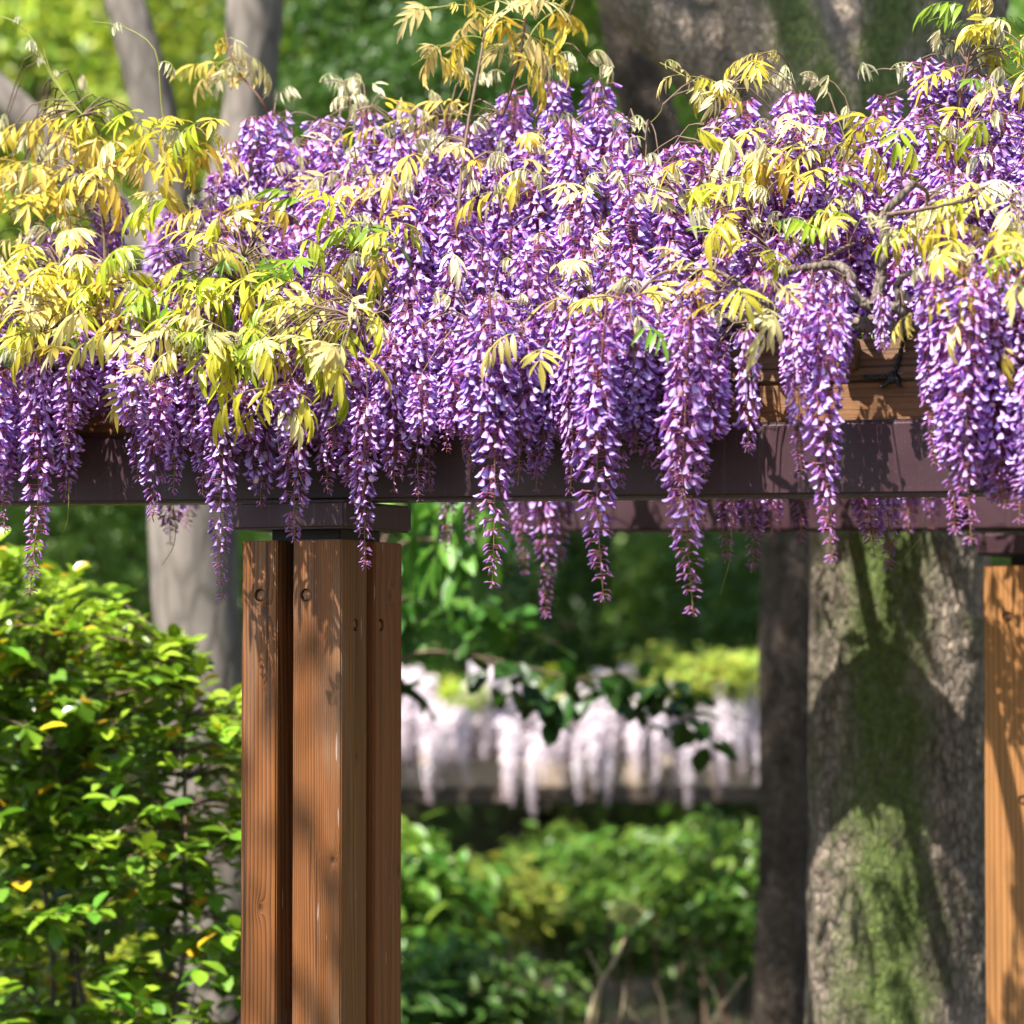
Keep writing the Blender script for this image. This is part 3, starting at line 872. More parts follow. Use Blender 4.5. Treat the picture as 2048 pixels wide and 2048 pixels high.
for _ in range(46):   # sprinkled over the flowers
    x, y = rng.uniform(430, 2040), rng.uniform(250, 620)
    add_leaf(W(*zv(x, y, float(v_of(x, y)) - 0.06)), 'silver', rng.uniform() < .7, 0.9)

for _ in range(150):  # hidden roof leaves behind the mound, added to dapple the mossy trunk
    u, v = rng.uniform(-1.9, 2.5), rng.uniform(1.2, 2.6)
    add_leaf(W(u, v, 2.5 + 0.5 * rng.uniform()), [G, L_, GR][int(rng.integers(3))], False, 1.2, 9)
for _ in range(40):  # leaves added beyond the rear beam to shade the mossy trunk
    u, v = rng.uniform(-.9, .6), rng.uniform(1.8, 3.1)
    add_leaf(W(u, v, 2.3 + 0.35 * rng.uniform()), [G, L_, GR][int(rng.integers(3))], False, 1.5, 9)
# long shoots
SHOOTS = []
def shoot(ctrl, v, r0, r1, pal, nleaf, young, size=1.0, t0=0.3):
    v *= 0.7
    pts = smooth_path([W(*zv(x, y, v + dv)) for (x, y, dv) in ctrl], 16)
    SHOOTS.append((pts, r0, r1))
    for k in range(nleaf):
        t = t0 + (1 - t0) * (k + 0.5) / nleaf
        p = pts[int(t * 15)]
        add_leaf(p, pal[int(rng.integers(len(pal)))], rng.uniform() < young, size, 1, head=rng.uniform(0, 6.28))
shoot([(545, 260, .05), (525, 205, 0), (490, 160, 0), (466, 125, -.02), (450, 60, 0)], .8, .0032, .0018, [C_, G, 'silver'], 14, .4, .85, .6)
shoot([(1005, 230, 0), (1020, 190, 0), (1040, 110, 0), (1050, 40, 0), (1056, -30, 0)], .8, .0042, .0025, [C_, G], 12, .2, .95, .45)
shoot([(1040, 110, 0), (1000, 35, -.05), (930, 10, -.1), (840, 20, -.12)], .8, .002, .0012, [C_, G], 9, .25, .85, .3)
shoot([(1040, 110, 0), (1075, 50, .05), (1130, 5, .1), (1160, -30, .1)], .8, .002, .0012, [C_, G], 7, .3, .85, .3)
shoot([(1035, 130, 0), (960, 75, -.05), (900, 85, -.08), (825, 130, -.1)], .8, .0018, .001, [C_, G], 6, .1, .85, .4)
shoot([(1410, 250, 0), (1425, 195, 0), (1460, 160, 0), (1520, 110, 0), (1555, 105, 0)], .7, .0028, .0014, [G, C_], 10, .4, .8, .3)
shoot([(1425, 195, 0), (1400, 170, 0), (1365, 150, 0), (1320, 125, 0)], .7, .002, .0012, [G, C_], 7, .4, .75, .2)
shoot([(340, 420, 0), (338, 340, 0), (322, 200, 0), (310, 100, 0), (250, 55, 0), (185, 43, 0)], .35, .0024, .0011, ['silver'], 2, 1, .8, .4)
shoot([(165, 230, 0), (110, 165, 0), (80, 105, 0), (40, 50, 0), (-20, 25, 0)], .35, .0022, .0012, ['silver'], 2, 1, .8, .4)
shoot([(150, 220, 0), (105, 150, 0), (86, 95, 0)], .35, .0016, .0009, ['silver'], 2, 1, .6, .4)
shoot([(1270, 250, 0), (1300, 245, 0), (1320, 225, 0), (1325, 210, 0)], .8, .0012, .0006, ['silver'], 0, 1)
shoot([(1910, 260, 0), (1930, 150, 0), (1950, 60, 0), (1960, -20, 0)], 1.0, .003, .002, [G, C_], 8, .3, .9, .4)
shoot([(690, 260, 0), (702, 220, 0), (697, 190, 0)], .8, .003, .002, ['silver'], 3, 1, 1, .5)
# tendrils hanging among the tassels
for ctrl, v in (([(1460, 960), (1462, 1100), (1440, 1190)], .2), ([(1850, 990), (1848, 1060), (1810, 1115)], .9), ([(345, 990), (350, 1080), (325, 1130)], .3), ([(610, 980), (590, 930), (560, 910)], -.08), ([(138, 960), (135, 1040), (120, 1075)], -.06)):
    SHOOTS.append((smooth_path([W(*zv(x, y, v)) for x, y in ctrl], 10), .0011, .0006))

# the woody vine and its branches
VINES = []      # (points, r0, r1)
def vine(ctrl, v, r0, r1, n=24):
    pts = smooth_path([W(*zv(x, y, v + dv)) for (x, y, dv) in ctrl], n)
    VINES.append((pts, r0, r1)); return pts
vine([(1380, 655, .1), (1450, 640, .05), (1530, 648, .02), (1620, 655, .06), (1700, 648, .0), (1760, 650, 0), (1815, 655, .02), (1900, 640, .1), (2100, 640, .15)], .06, .017, .019, 40)
vine([(1815, 660, .0), (1800, 618, -.02), (1740, 612, -.03), (1706, 588, -.03), (1700, 545, -.02), (1650, 530, .05), (1560, 545, .1)], .04, .0135, .008, 30)
vine([(1750, 612, -.02), (1760, 560, 0), (1768, 490, .0), (1768, 430, .02), (1790, 405, .03), (1830, 365, .08)], .02, .0125, .008, 26)
vine([(1768, 430, .02), (1810, 425, .02), (1870, 415, .04), (1930, 400, .08)], .02, .006, .003, 14)
vine([(1800, 618, -.02), (1798, 570, -.02), (1815, 548, -.02), (1860, 545, .0), (1930, 530, .04)], .04, .009, .004, 18)
vine([(1560, 625, .04), (1520, 600, .0), (1480, 570, .0), (1430, 540, .04)], .03, .007, .004, 14)
vine([(1500, 655, 0), (1530, 650, -.03), (1560, 655, 0)], .02, .011, .010, 10)
vine([(1690, 700, .0), (1692, 660, -.02), (1700, 640, 0)], .07, .012, .012, 8)
vine([(130, 850, .1), (140, 790, -.03), (120, 740, -.02), (90, 700, .1)], .02, .008, .006, 14)
vine([(330, 790, .02), (380, 805, -.04), (440, 800, -.02), (500, 770, .06), (560, 700, .12)], .03, .011, .008, 18)
vine([(-90, 650, 0), (200, 640, .05), (500, 640, .1), (800, 645, .15), (1100, 650, .12), (1400, 652, .1)], .12, .022, .018, 40)
vine([(-90, 560, 0), (300, 560, 0), (700, 590, 0), (1200, 560, 0), (1700, 540, .1), (2100, 520, .1)], .85, .020, .018, 40)
# stems that carry the mound
main_pts = np.concatenate([v_[0] for v_ in VINES])
ap = np.array(anchors)
order = rng.permutation(len(ap))
hubs = []
for i in order:
    if len(hubs) >= 64: break
    if all(np.linalg.norm(ap[i] - ap[j]) > 0.20 for j in hubs): hubs.append(i)
for i in hubs:
    tip = ap[i]
    dd = np.linalg.norm((main_pts - tip) * np.array([1.4, 1, 0.6]), axis=1)
    base = main_pts[int(np.argmin(dd))]
    if np.linalg.norm(base - tip) < 0.05: continue
    mid = 0.5 * (base + tip) + np.array([rng.normal(0, .05), 0.06 + rng.normal(0, .04), 0.02])
    tipb = tip + np.array([0, 0.03, -0.01])
    VINES.append((smooth_path([base, mid, tipb], 12), rng.uniform(.0042, .0065), .0025))

def child(name, me, p, parent, k=1.0, color=None):
    o = bpy.data.objects.new(name, me)
    o.parent = parent
    COL.objects.link(o)
    return o

for pts, r0, r1 in VINES:
    n = len(pts)
    r = np.linspace(r0, r1, n) * (1 + 0.10 * np.sin(np.arange(n) * 1.9 + r0 * 900))
    wob = pts + 0.12 * r0 * np.random.default_rng(n + int(r0 * 1e6)).normal(0, 1, pts.shape)
    tv, tq = tube_arrays(wob - wis_inv, r, 10 if r0 > .007 else 6)
    link('branch', qmesh('branch', tv, tq, None, M['vine'] if r0 > .006 else M['twig']), wis)
for pts, r0, r1 in SHOOTS:
    tv, tq = tube_arrays(pts - wis_inv, np.linspace(r0, r1, len(pts)), 6)
    pale = r0 < .0026
    cc = np.broadcast_to(np.array([0.34, 0.34, 0.08]) if pale else np.array([0.22, 0.11, 0.08]), (len(tv), 3))
    link('shoot', qmesh('shoot', tv, tq, cc, M['leaf']), wis)
# twigs from every flower and leaf stalk to the nearest stem
allp = np.concatenate([v_[0] for v_ in VINES] + [s_[0] for s_ in SHOOTS])
tw = Bag()
for p in ap:
    q = allp[int(np.argmin(np.linalg.norm(allp - p, axis=1)))]
    dlen = np.linalg.norm(q - p)
    if dlen < 0.004: continue
    midp = 0.5 * (p + q) + np.array([0, 0.01, 0.25 * dlen + .004])
    tv, tq = tube_arrays(smooth_path([q, midp, p], 5) - wis_inv, [.0022, .002, .0017, .0015, .0013], 4)
    tw.add(tv, tq)
link('twigs', tw.mesh('twigs', M['twig']), wis, kind='stuff')

# racemes: the 300 that show most as parts, the rest one mass
racemes.sort(key=lambda r_: (r_[0], r_[1][1]))
mass, mstem = Bag(), Bag()
for i, (prio, p, ent, (kx, kz), rz, tilt) in enumerate(racemes):
    if i < 300:
        o = link('raceme', ent[2], wis)
        o.location = p - wis_inv
        o.scale = (kx, kx, kz)
        o.rotation_euler = (tilt[0], tilt[1], rz)
        o.color = (1, 1, 1, 1)
        s_ = link('raceme_stem', ent[3], o)
    else:
        R = rot_many(rz, tilt[1], tilt[0]) @ np.diag([kx, kx, kz])
        for bag, (tv, tq, tc) in ((mass, ent[4]), (mstem, ent[5])):
            bag.add(tv @ R.T + (p - wis_inv), tq, tc * rng.uniform(0.9, 1.1))
if mass.n:
    o = link('raceme_mass', mass.mesh('raceme_mass', M['petal']), wis, kind='stuff')
    link('raceme_mass_stems', mstem.mesh('raceme_mass_stems', M['petal']), o, kind='stuff')
leaves.sort(key=lambda l_: (l_[0], l_[2] in YOUNG, l_[1][1]))
nfull = nyoung = 0
lmass = Bag()
young_ids = {id(e[0]) for e in YOUNG}
for (prio, p, ent, k, R, c) in leaves:
    yg = id(ent[0]) in young_ids
    cnt = nyoung if yg else nfull
    if cnt < 300:
        if yg: nyoung += 1
        else: nfull += 1
        o = link('folded_young_leaf' if yg else 'pinnate_leaf', ent[0], wis)
        o.matrix_local = Matrix.Translation(p - wis_inv) @ Matrix(R.tolist()).to_4x4() @ Matrix.Scale(k, 4)
        o.color = (*c, 1)
    else:
        tv, tq, tc = ent[1]
        lmass.add((tv * k) @ R.T + (p - wis_inv), tq, tc * c)
if lmass.n: link('leaf_mass', lmass.mesh('leaf_mass', M['leaf']), wis, kind='stuff')
print('leaves', nfull, nyoung, lmass.n)

# ------------------------------------------------------------------ rope ties on the purlin
def rope(ctrl, v, rr=.0048):
    pts = smooth_path([W(*zv(x, y, v + dv)) for (x, y, dv) in ctrl], 30)
    t, a, b = frames(pts)
    bag = Bag()
    for s in (0, math.pi):           # two twisted strands
        ph = np.arange(30) * 0.9 + s
        q = pts + rr * 0.5 * (np.cos(ph)[:, None] * a + np.sin(ph)[:, None] * b)
        tv, tq = tube_arrays(q, rr * 0.68, 6)
        bag.add(tv, tq)
    return bag
def rope_tie(parts, knot, label):
    root = empty('rope_tie', W(*zv(knot[0], knot[1], PV)), label=label, cat='rope', group='black cords tied round the purlin')
    off = np.array(root.location)
    for ctrl, nm in parts:
        bg = rope(ctrl, PV - .010)
        v_, q_, c_ = bg.arrays()
        link(nm, qmesh(nm, v_ - off, q_, None, M['rope']), root)
    k = Bag()
    for s in range(3):
        a = s * 1.1
        th = np.linspace(0, 2 * math.pi, 13)
        ring = np.stack([0.011 * np.cos(th) * math.cos(a), -0.008 + 0.007 * np.sin(th), 0.011 * np.cos(th) * math.sin(a) + 0.004 * np.sin(th)], -1)
        tv, tq = tube_arrays(ring, .0042, 6); k.add(tv, tq)
    link('knot', k.mesh('knot', M['rope']), root)
rope_tie([([(1810, 650, .03), (1808, 672, -.002), (1800, 710, 0), (1787, 752, 0)], 'cord'), ([(1728, 753, .0), (1755, 755, 0), (1787, 752, 0)], 'cord'), ([(1787, 752, 0), (1775, 765, -.006), (1762, 774, -.004)], 'cord_end'), ([(1787, 752, 0), (1795, 762, -.006), (1800, 772, -.004)], 'cord_end')], (1786, 755), 'black cord knotted on the purlin under the forked bare branch')
rope_tie([([(1512, 640, .03), (1511, 672, -.002), (1508, 720, 0), (1504, 765, 0)], 'cord'), ([(1452, 763, .0), (1480, 767, 0), (1504, 766, 0)], 'cord'), ([(1504, 766, 0), (1510, 785, -.006), (1517, 801, -.004)], 'cord_end')], (1504, 766), 'black cord tied on the purlin behind a thin hanging raceme')

# ------------------------------------------------------------------ trees close behind the pergola
def trunk_mesh(name, ctrl, d, radii, mat, sides=40, n=70, rough=0.05, moss=None, seed=0, furrow=0.0):
    """tapering trunk through picture points at distance d (+ per-point offset)"""
    pts = smooth_path([P(x, y, d + dd) for (x, y, dd) in ctrl], n)
    r = np.interp(np.linspace(0, 1, n), np.linspace(0, 1, len(radii)), radii)
    v, q = tube_arrays(pts, r, sides)
    v = v.reshape(n, sides, 3)
    rg = np.random.default_rng(seed)
    lump = np.zeros((n, sides))
    zz = np.linspace(0, 1, n)[:, None]; th = np.linspace(0, 2 * math.pi, sides, endpoint=False)[None]
    for k in range(14):
        lump += rg.normal() * np.sin(th * rg.integers(1, 7) + rg.uniform(0, 6.28) + zz * rg.uniform(-9, 9)) * np.sin(zz * rg.uniform(3, 26) + rg.uniform(0, 6.28)) / 3.2
    ctr = pts[:, None]
    if furrow:                                    # plates and furrows in the bark
        Hf = np.zeros((n, sides))
        for (kth, kz, amp_) in ((26, 34, .5), (54, 70, .35), (110, 150, .2)):
            g = rg.uniform(0, 1, (kz + 2, kth))
            fz, ft = np.linspace(0, kz, n), np.linspace(0, kth, sides, endpoint=False)
            ft2 = ft[None] + 0.6 * np.sin(np.linspace(0, 40, n))[:, None]
            i0 = fz.astype(int)[:, None]; a0 = np.floor(ft2).astype(int)
            wz_, wt = fz[:, None] - i0, ft2 - a0
            wz_, wt = wz_ * wz_ * (3 - 2 * wz_), wt * wt * (3 - 2 * wt)
            val = (g[i0, a0 % kth] * (1 - wt) + g[i0, (a0 + 1) % kth] * wt) * (1 - wz_) + (g[i0 + 1, a0 % kth] * (1 - wt) + g[i0 + 1, (a0 + 1) % kth] * wt) * wz_
            Hf += amp_ * (1 - np.abs(2 * val - 1))
        lump = lump + furrow * (Hf - 0.5) / rough
    v = ctr + (v - ctr) * (1 + rough * lump)[..., None]
    me = qmesh(name, v.reshape(-1, 3), q, None, mat)
    if moss is not None:
        dirv = (v - ctr); ang = np.arctan2(dirv[..., 0], -dirv[..., 1])     # 0 faces the camera, negative = to its left
        val = np.exp(-((ang - moss[0]) / moss[1]) ** 2)
        a = me.attributes.new('moss', 'FLOAT', 'POINT'); a.data.foreach_set('value', val.ravel().astype(np.float32))
    return me

M['moss_bark'] = bark('mossy_bark', (0.045, 0.034, 0.025), (0.46, 0.37, 0.29), patch=(0.165, 0.245, 0.05), strength=1.0, grooves=58)
M['grey_bark'] = bark('smooth_grey_bark', (0.115, 0.095, 0.08), (0.21, 0.18, 0.155), strength=0.25, grooves=12)
M['dark_bark'] = bark('dark_bark', (0.018, 0.013, 0.009), (0.105, 0.08, 0.062), strength=0.9, grooves=46)

def leaf_template(ratio=0.42, rows=4):
    prof = {4: [(0, .08), (.33, .85), (.68, .9), (1.0, .06)], 5: [(0, .08), (.25, .6), (.55, 1.0), (.82, .75), (1.0, .10)]}[rows]
    v, c = [], []
    for t, w in prof:
        for s in (-1, 0, 1):
            v.append((t, s * ratio * 0.5 * w, 0.10 * abs(s) * w * ratio * 1.6 - 0.14 * t * t)); c.append([1.0 if s else 1.1] * 3)
    return np.array(v), grid_quads(rows, 3), np.array(c)
LT = leaf_template(); LT5 = leaf_template(0.62, 5)

def gen_crown(seed, clumps, per, leaf, spread, flat=0.75, hollow=0.45):
    """unit crown: leaf clumps through an uneven ellipsoid; gaps stay between the clumps"""
    r = np.random.default_rng(seed)
    d = r.normal(0, 1, (clumps, 3)); d /= np.linalg.norm(d, axis=1)[:, None]
    rad_ = r.uniform(hollow, 1.0, clumps) ** 0.6 * (1 + 0.22 * np.sin(3 * d[:, 0] + seed) * np.cos(2.3 * d[:, 2] + seed))
    cen = d * rad_[:, None] * np.array([1, 1, flat])
    pos = (cen[:, None] + r.normal(0, spread, (clumps, per, 3)) * np.array([1, 1, .65])).reshape(-1, 3)
    n = len(pos)
    h = np.arctan2(pos[:, 1], pos[:, 0]) + r.normal(0, 1.0, n)
    R = rot_many(h, r.normal(0.35, 0.45, n), r.normal(0, 0.6, n)) * (leaf * r.uniform(0.65, 1.25, n))[:, None, None]
    shade = r.uniform(0.75, 1.25, (clumps, 1)).repeat(per, 1).reshape(-1, 1, 1) * r.uniform(0.8, 1.2, (n, 1, 1))
    mul = shade * np.ones((1, 1, 3)); mul[..., 0] *= r.uniform(0.85, 1.35, (n, 1))
    b = Bag(); b.many(LT[0], LT[1], R, pos, LT[2][None] * mul)
    return b.mesh('crown', M['tree_leaf'])
CROWN = [gen_crown(900 + k, 150, 40, 0.075, 0.13) for k in range(3)]
BUSH = [gen_crown(950 + k, 70, 15, 0.23, 0.15, 0.85, 0.3) for k in range(3)]
SPARSE = gen_crown(990, 36, 14, 0.10, 0.13, 0.7, 0.2)

def foliage(name, kind, idx, p, r, col, parent, flat=1.0, off=None):
    me = (CROWN if kind == 'crown' else BUSH)[idx % 3]
    o = link(name, me, parent)
    o.location = np.array(p) - (np.array(parent.location) if off is None else off)
    o.scale = (r, r, r * flat)
    o.rotation_euler = (0, 0, idx * 1.7)
    o.color = (*col, 1)
    return o

def root_at(name, px, d, label, cat, group=None):
    p = P(px, 1500, d)
    return empty(name, (p[0], p[1], float(ground_z(p[0], p[1])) - 0.02), label=label, cat=cat, group=group)

def rel(me, root):
    """move a mesh built in world space into its root's space"""
    me.transform(Matrix.Translation(-Vector(root.location))); return me

LIME, MID, DARK, DEEP = (0.27, 0.36, 0.028), (0.095, 0.20, 0.022), (0.045, 0.11, 0.016), (0.020, 0.055, 0.014)
# mossy tree
t = root_at('mossy_tree', 1800, 9.9, 'thick mossy tree trunk standing behind the pergola, forking into heavy limbs', 'tree')
link('trunk', rel(trunk_mesh('trunk', [(1805, 2900, 0), (1802, 2048, 0), (1804, 1500, 0), (1800, 1050, 0), (1785, 600, 0), (1800, 250, .05), (1840, -50, .1), (1880, -500, .3), (1900, -1100, .6)], 9.45, [.34, .268, .25, .248, .25, .28, .26, .2, .12], M['moss_bark'], 260, 420, .035, (-0.30, 0.50), 3, .075), t), t)
link('limb', rel(trunk_mesh('limb', [(1780, 560, .05), (1690, 340, -.02), (1600, 130, -.08), (1520, -60, -.1), (1430, -400, -.1), (1350, -900, 0)], 9.5, [.18, .2, .17, .15, .12, .06], M['moss_bark'], 40, 60, .04, (0.2, 0.5), 4), t), t)
link('limb', rel(trunk_mesh('limb', [(1760, 480, .2), (1600, 270, .22), (1460, 140, .25), (1330, 20, .3), (1180, -150, .4), (950, -420, .6)], 9.55, [.16, .16, .15, .145, .13, .06], M['moss_bark'], 40, 60, .05, (2.5, 0.5), 5), t), t)
for k, (x, y, z, r) in enumerate([(3.0, 5.6, 8.2, 2.2), (0.8, 9.2, 8.0, 1.7), (1.8, 3.9, 9.4, 1.7), (-0.8, 1.0, 8.3, 1.2)]):  # the last crown is added out of view to shade the upper trunk and limbs
    foliage('crown', 'crown', k, (x, y, z), r, MID, t)
# dark tree
t = root_at('dark_trunk_tree', 1583, 11.6, 'slim dark brown trunk beside the thick mossy trunk', 'tree')
link('trunk', rel(trunk_mesh('trunk', [(1572, 2700, 0), (1572, 2048, 0), (1578, 1700, 0), (1586, 1300, 0), (1582, 1050, 0), (1500, 700, 0), (1330, 330, .1), (1245, 0, .2), (1180, -500, .3)], 11.6, [.14, .115, .105, .118, .12, .11, .1, .09, .05], M['dark_bark'], 150, 260, .05, None, 6, .06), t), t)
foliage('crown', 'crown', 1, (1.0, 7.4, 7.0), 1.3, DARK, t)
# grey tree
t = root_at('grey_tree', 420, 11.2, 'smooth grey forked tree behind the leafy shrub', 'tree')
link('trunk', rel(trunk_mesh('trunk', [(450, 2700, 0), (440, 2048, 0), (425, 1700, 0), (402, 1350, 0), (385, 1050, 0), (375, 760, 0)], 11.2, [.17, .15, .155, .15, .15, .13], M['grey_bark'], 36, 60, .05, None, 7), t), t)
link('limb', rel(trunk_mesh('limb', [(378, 820, 0), (345, 480, 0), (315, 250, 0), (250, 0, 0), (190, -300, .1), (100, -700, .3)], 11.2, [.11, .082, .076, .074, .065, .04], M['grey_bark'], 28, 50, .05, None, 8), t), t)
link('limb', rel(trunk_mesh('limb', [(385, 820, 0), (430, 500, .05), (495, 220, .1), (512, 0, .1), (530, -300, .2), (600, -700, .3)], 11.2, [.11, .095, .085, .1, .08, .04], M['grey_bark'], 28, 50, .05, None, 9), t), t)
link('limb', rel(trunk_mesh('limb', [(350, 560, 0), (180, 380, .05), (40, 230, .1), (-120, 90, .1), (-350, -100, .2)], 11.2, [.07, .07, .065, .06, .04], M['grey_bark'], 24, 40, .05, None, 10), t), t)
for k, (x, y, z, r) in enumerate([(-5.0, 6.6, 7.4, 1.8), (-3.6, 9.2, 8.2, 1.9), (-6.0, 4.3, 7.0, 1.5), (-1.4, 2.5, 7.2, .85)]):  # the last crown is added out of view to shade the slim dark trunk
    foliage('crown', 'crown', k + 1, (x, y, z), r, MID, t)

# tree beside the photographer whose thin crown dapples the lower columns
t = empty('overhanging_tree', (-5.0, -3.6, -.02), label='thin-crowned tree beside the path, dappling the pergola columns', cat='tree')
tv, tq = tube_arrays(smooth_path([(0, 0, 0), (.1, .05, 2.5), (.8, .5, 5.0), (2.2, 1.2, 6.3)], 24), np.linspace(.13, .04, 24), 14)
link('trunk', qmesh('trunk', tv, tq, None, M['grey_bark']), t)
for k, (x, y, z, r) in enumerate([(2.2, 1.2, 6.2, 1.05), (1.0, 1.0, 6.6, 1.1), (2.9, .6, 7.2, 1.0)]):
    o = link('crown', SPARSE, t); o.location = (x, y, z); o.scale = (r, r, r); o.rotation_euler = (0, 0, k * 2.0); o.color = (*MID, 1)

# small tree behind the front column: pale hanging leaves above, a low spray with shade put into its leaf colour
t = root_at('small_tree', 735, 10.6, 'small tree behind the front column with drooping pale green leaves and a low spray coloured as if in shade', 'tree')
off = np.array(t.location)
link('trunk', rel(trunk_mesh('trunk', [(725, 2700, 0), (720, 2000, 0), (728, 1500, 0), (720, 1100, 0), (730, 800, .0)], 10.6, [.045, .04, .036, .03, .02], M['dark_bark'], 14, 40, .04, None, 12), t), t)
STL = []
for ctrl, r0 in (([(722, 1230, 0), (800, 1010, -.1), (880, 985, -.2), (960, 1010, -.25)], .010), ([(725, 1180, 0), (800, 1090, -.1), (880, 1080, -.2), (940, 1105, -.22)], .008), ([(726, 1400, 0), (820, 1310, .1), (960, 1315, .2), (1150, 1360, .3), (1330, 1420, .35), (1460, 1500, .4)], .009), ([(960, 1315, .2), (1060, 1380, .2), (1120, 1440, .2)], .005), ([(1150, 1360, .3), (1260, 1350, .3), (1380, 1390, .35)], .005), ([(726, 1440, 0), (790, 1370, .1), (880, 1380, .1)], .005), ([(724, 1330, 0), (840, 1240, .2), (980, 1235, .4), (1120, 1290, .5)], .007), ([(724, 1290, 0), (800, 1200, .3), (900, 1190, .5), (1010, 1230, .6)], .006)):
    pts = smooth_path([P(x, y, 10.6 + dd) for x, y, dd in ctrl], 20)
    tv, tq = tube_arrays(pts - off, np.linspace(r0, r0 * .35, 20), 6)
    link('branch', qmesh('branch', tv, tq, None, M['twig']), t)
    STL.append(pts)
broad = Bag(); broad.add(*LT5); broad_me = broad.mesh('leaf', M['tree_leaf'])
for bi, pts in enumerate(STL):
    pale = bi < 2
    for k in range(34 if pale else [58, 22, 24, 18, 46, 40][bi - 2]):
        tt = rng.uniform(0.35 if bi < 3 else 0.2, 1.0)
        p = pts[int(tt * 19)] + rng.normal(0, 0.03, 3)
        if pale and rng.uniform() < .4: p = pts[-1] + rng.normal(0, .03, 3)
        o = link('leaf', broad_me, t)
        L = rng.uniform(.11, .17) if pale else rng.uniform(.075, .13)
        R = rot_many(rng.uniform(0, 6.28), rng.normal(0.95 if pale else 0.5, 0.3), rng.normal(0, .4))
        o.matrix_local = Matrix.Translation(p - off) @ Matrix(R.tolist()).to_4x4() @ Matrix.Diagonal((L, L * (.62 if pale else .95), L, 1))
        c = np.array((0.085, 0.215, 0.026) if pale else (0.022, 0.062, 0.008) if bi < 6 else (0.06, 0.155, 0.018)) * rng.uniform(.8, 1.2)  # the low spray's green is darkened to stand for shade
        o.color = (*c, 1)

# ------------------------------------------------------------------ glossy shrub at the left
S_TOP = [(-200, 1030), (0, 1060), (100, 1095), (200, 1160), (300, 1230), (380, 1295), (470, 1360), (580, 1480)]
sh = root_at('glossy_shrub', 150, 9.2, 'glossy small-leaved shrub with a few yellow leaves in front of the grey tree', 'shrub')
off = np.array(sh.location)
tips = []
while len(tips) < 900:
    px, py, d = rng.uniform(-190, 570), rng.uniform(1040, 2200), rng.uniform(8.6, 9.8)
    top = interp(px, S_TOP) + 60 * abs(d - 9.2)
    if py < top + 12 * rng.uniform(): continue
    gap = 0.5 + 0.5 * math.sin(px * 0.021 + 1.1) * math.sin(py * 0.013 + px * .004)
    if py > 1500 and rng.uniform() < 0.12 + 0.35 * gap * (py - 1500) / 500 + (0.25 if px > 330 and py > 1650 else 0): continue
    tips.append((px, py, d, py - top))
base = P(170, 2300, 9.2)
stems = []
for k in range(16):
    px, py, d, _ = tips[int(rng.integers(len(tips)))]
    tip = P(px, py, d)
    b0 = np.array([base[0] + rng.normal(0, .08), base[1] + rng.normal(0, .08), off[2]])
    mid = 0.45 * b0 + 0.55 * tip + np.array([rng.normal(0, .08), rng.normal(0, .08), 0.05])
    pts = smooth_path([b0, mid, tip], 18) + rng.normal(0, .006, (18, 3))
    stems.append(pts)
    tv, tq = tube_arrays(pts - off, np.linspace(.013, .0035, 18), 7)
    link('stem', qmesh('stem', tv, tq, None, M['vine']), sh)
sp = np.concatenate([s_[4:] for s_ in stems])
tb, lb = Bag(), Bag()
lf1 = Bag(); lf1.add(*LT5); shrub_leaf_me = lf1.mesh('leaf', M['shrub_leaf'])
cand = []
for (px, py, d, dep) in tips:
    tip = P(px, py, d)
    q = sp[int(np.argmin(np.linalg.norm(sp - tip, axis=1)))]
    mid = 0.5 * (tip + q) + np.array([0, 0, 0.02])
    tv, tq = tube_arrays(smooth_path([q, mid, tip], 6) - off, np.linspace(.0035, .0014, 6), 4)
    tb.add(tv, tq)
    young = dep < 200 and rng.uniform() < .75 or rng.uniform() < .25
    ax = (tip - mid) / np.linalg.norm(tip - mid)
    for k in range(int(rng.integers(6, 11))):
        h = k * 2.4 + rng.uniform(0, .6)
        p = tip - ax * 0.011 * k * rng.uniform(.6, 1.3)
        L = rng.uniform(.048, .080) * (0.9 if young else 1.1)
        R = rot_many(h, rng.normal(-0.35 if young else 0.1, .35), rng.normal(0, .3))
        u = rng.uniform()
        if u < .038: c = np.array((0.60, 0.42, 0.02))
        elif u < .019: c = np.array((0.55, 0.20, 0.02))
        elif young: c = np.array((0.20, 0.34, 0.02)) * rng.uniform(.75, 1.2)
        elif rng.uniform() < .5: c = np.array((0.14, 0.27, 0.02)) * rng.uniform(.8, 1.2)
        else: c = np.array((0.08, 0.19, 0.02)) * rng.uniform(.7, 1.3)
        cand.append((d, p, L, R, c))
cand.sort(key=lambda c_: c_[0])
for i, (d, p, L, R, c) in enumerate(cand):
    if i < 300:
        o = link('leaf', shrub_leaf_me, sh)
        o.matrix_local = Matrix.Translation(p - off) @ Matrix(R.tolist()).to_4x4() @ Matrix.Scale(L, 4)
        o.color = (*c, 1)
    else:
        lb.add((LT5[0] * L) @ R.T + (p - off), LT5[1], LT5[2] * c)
link('foliage', lb.mesh('foliage', M['shrub_leaf']), sh, kind='stuff')
link('twigs', tb.mesh('twigs', M['twig']), sh, kind='stuff')

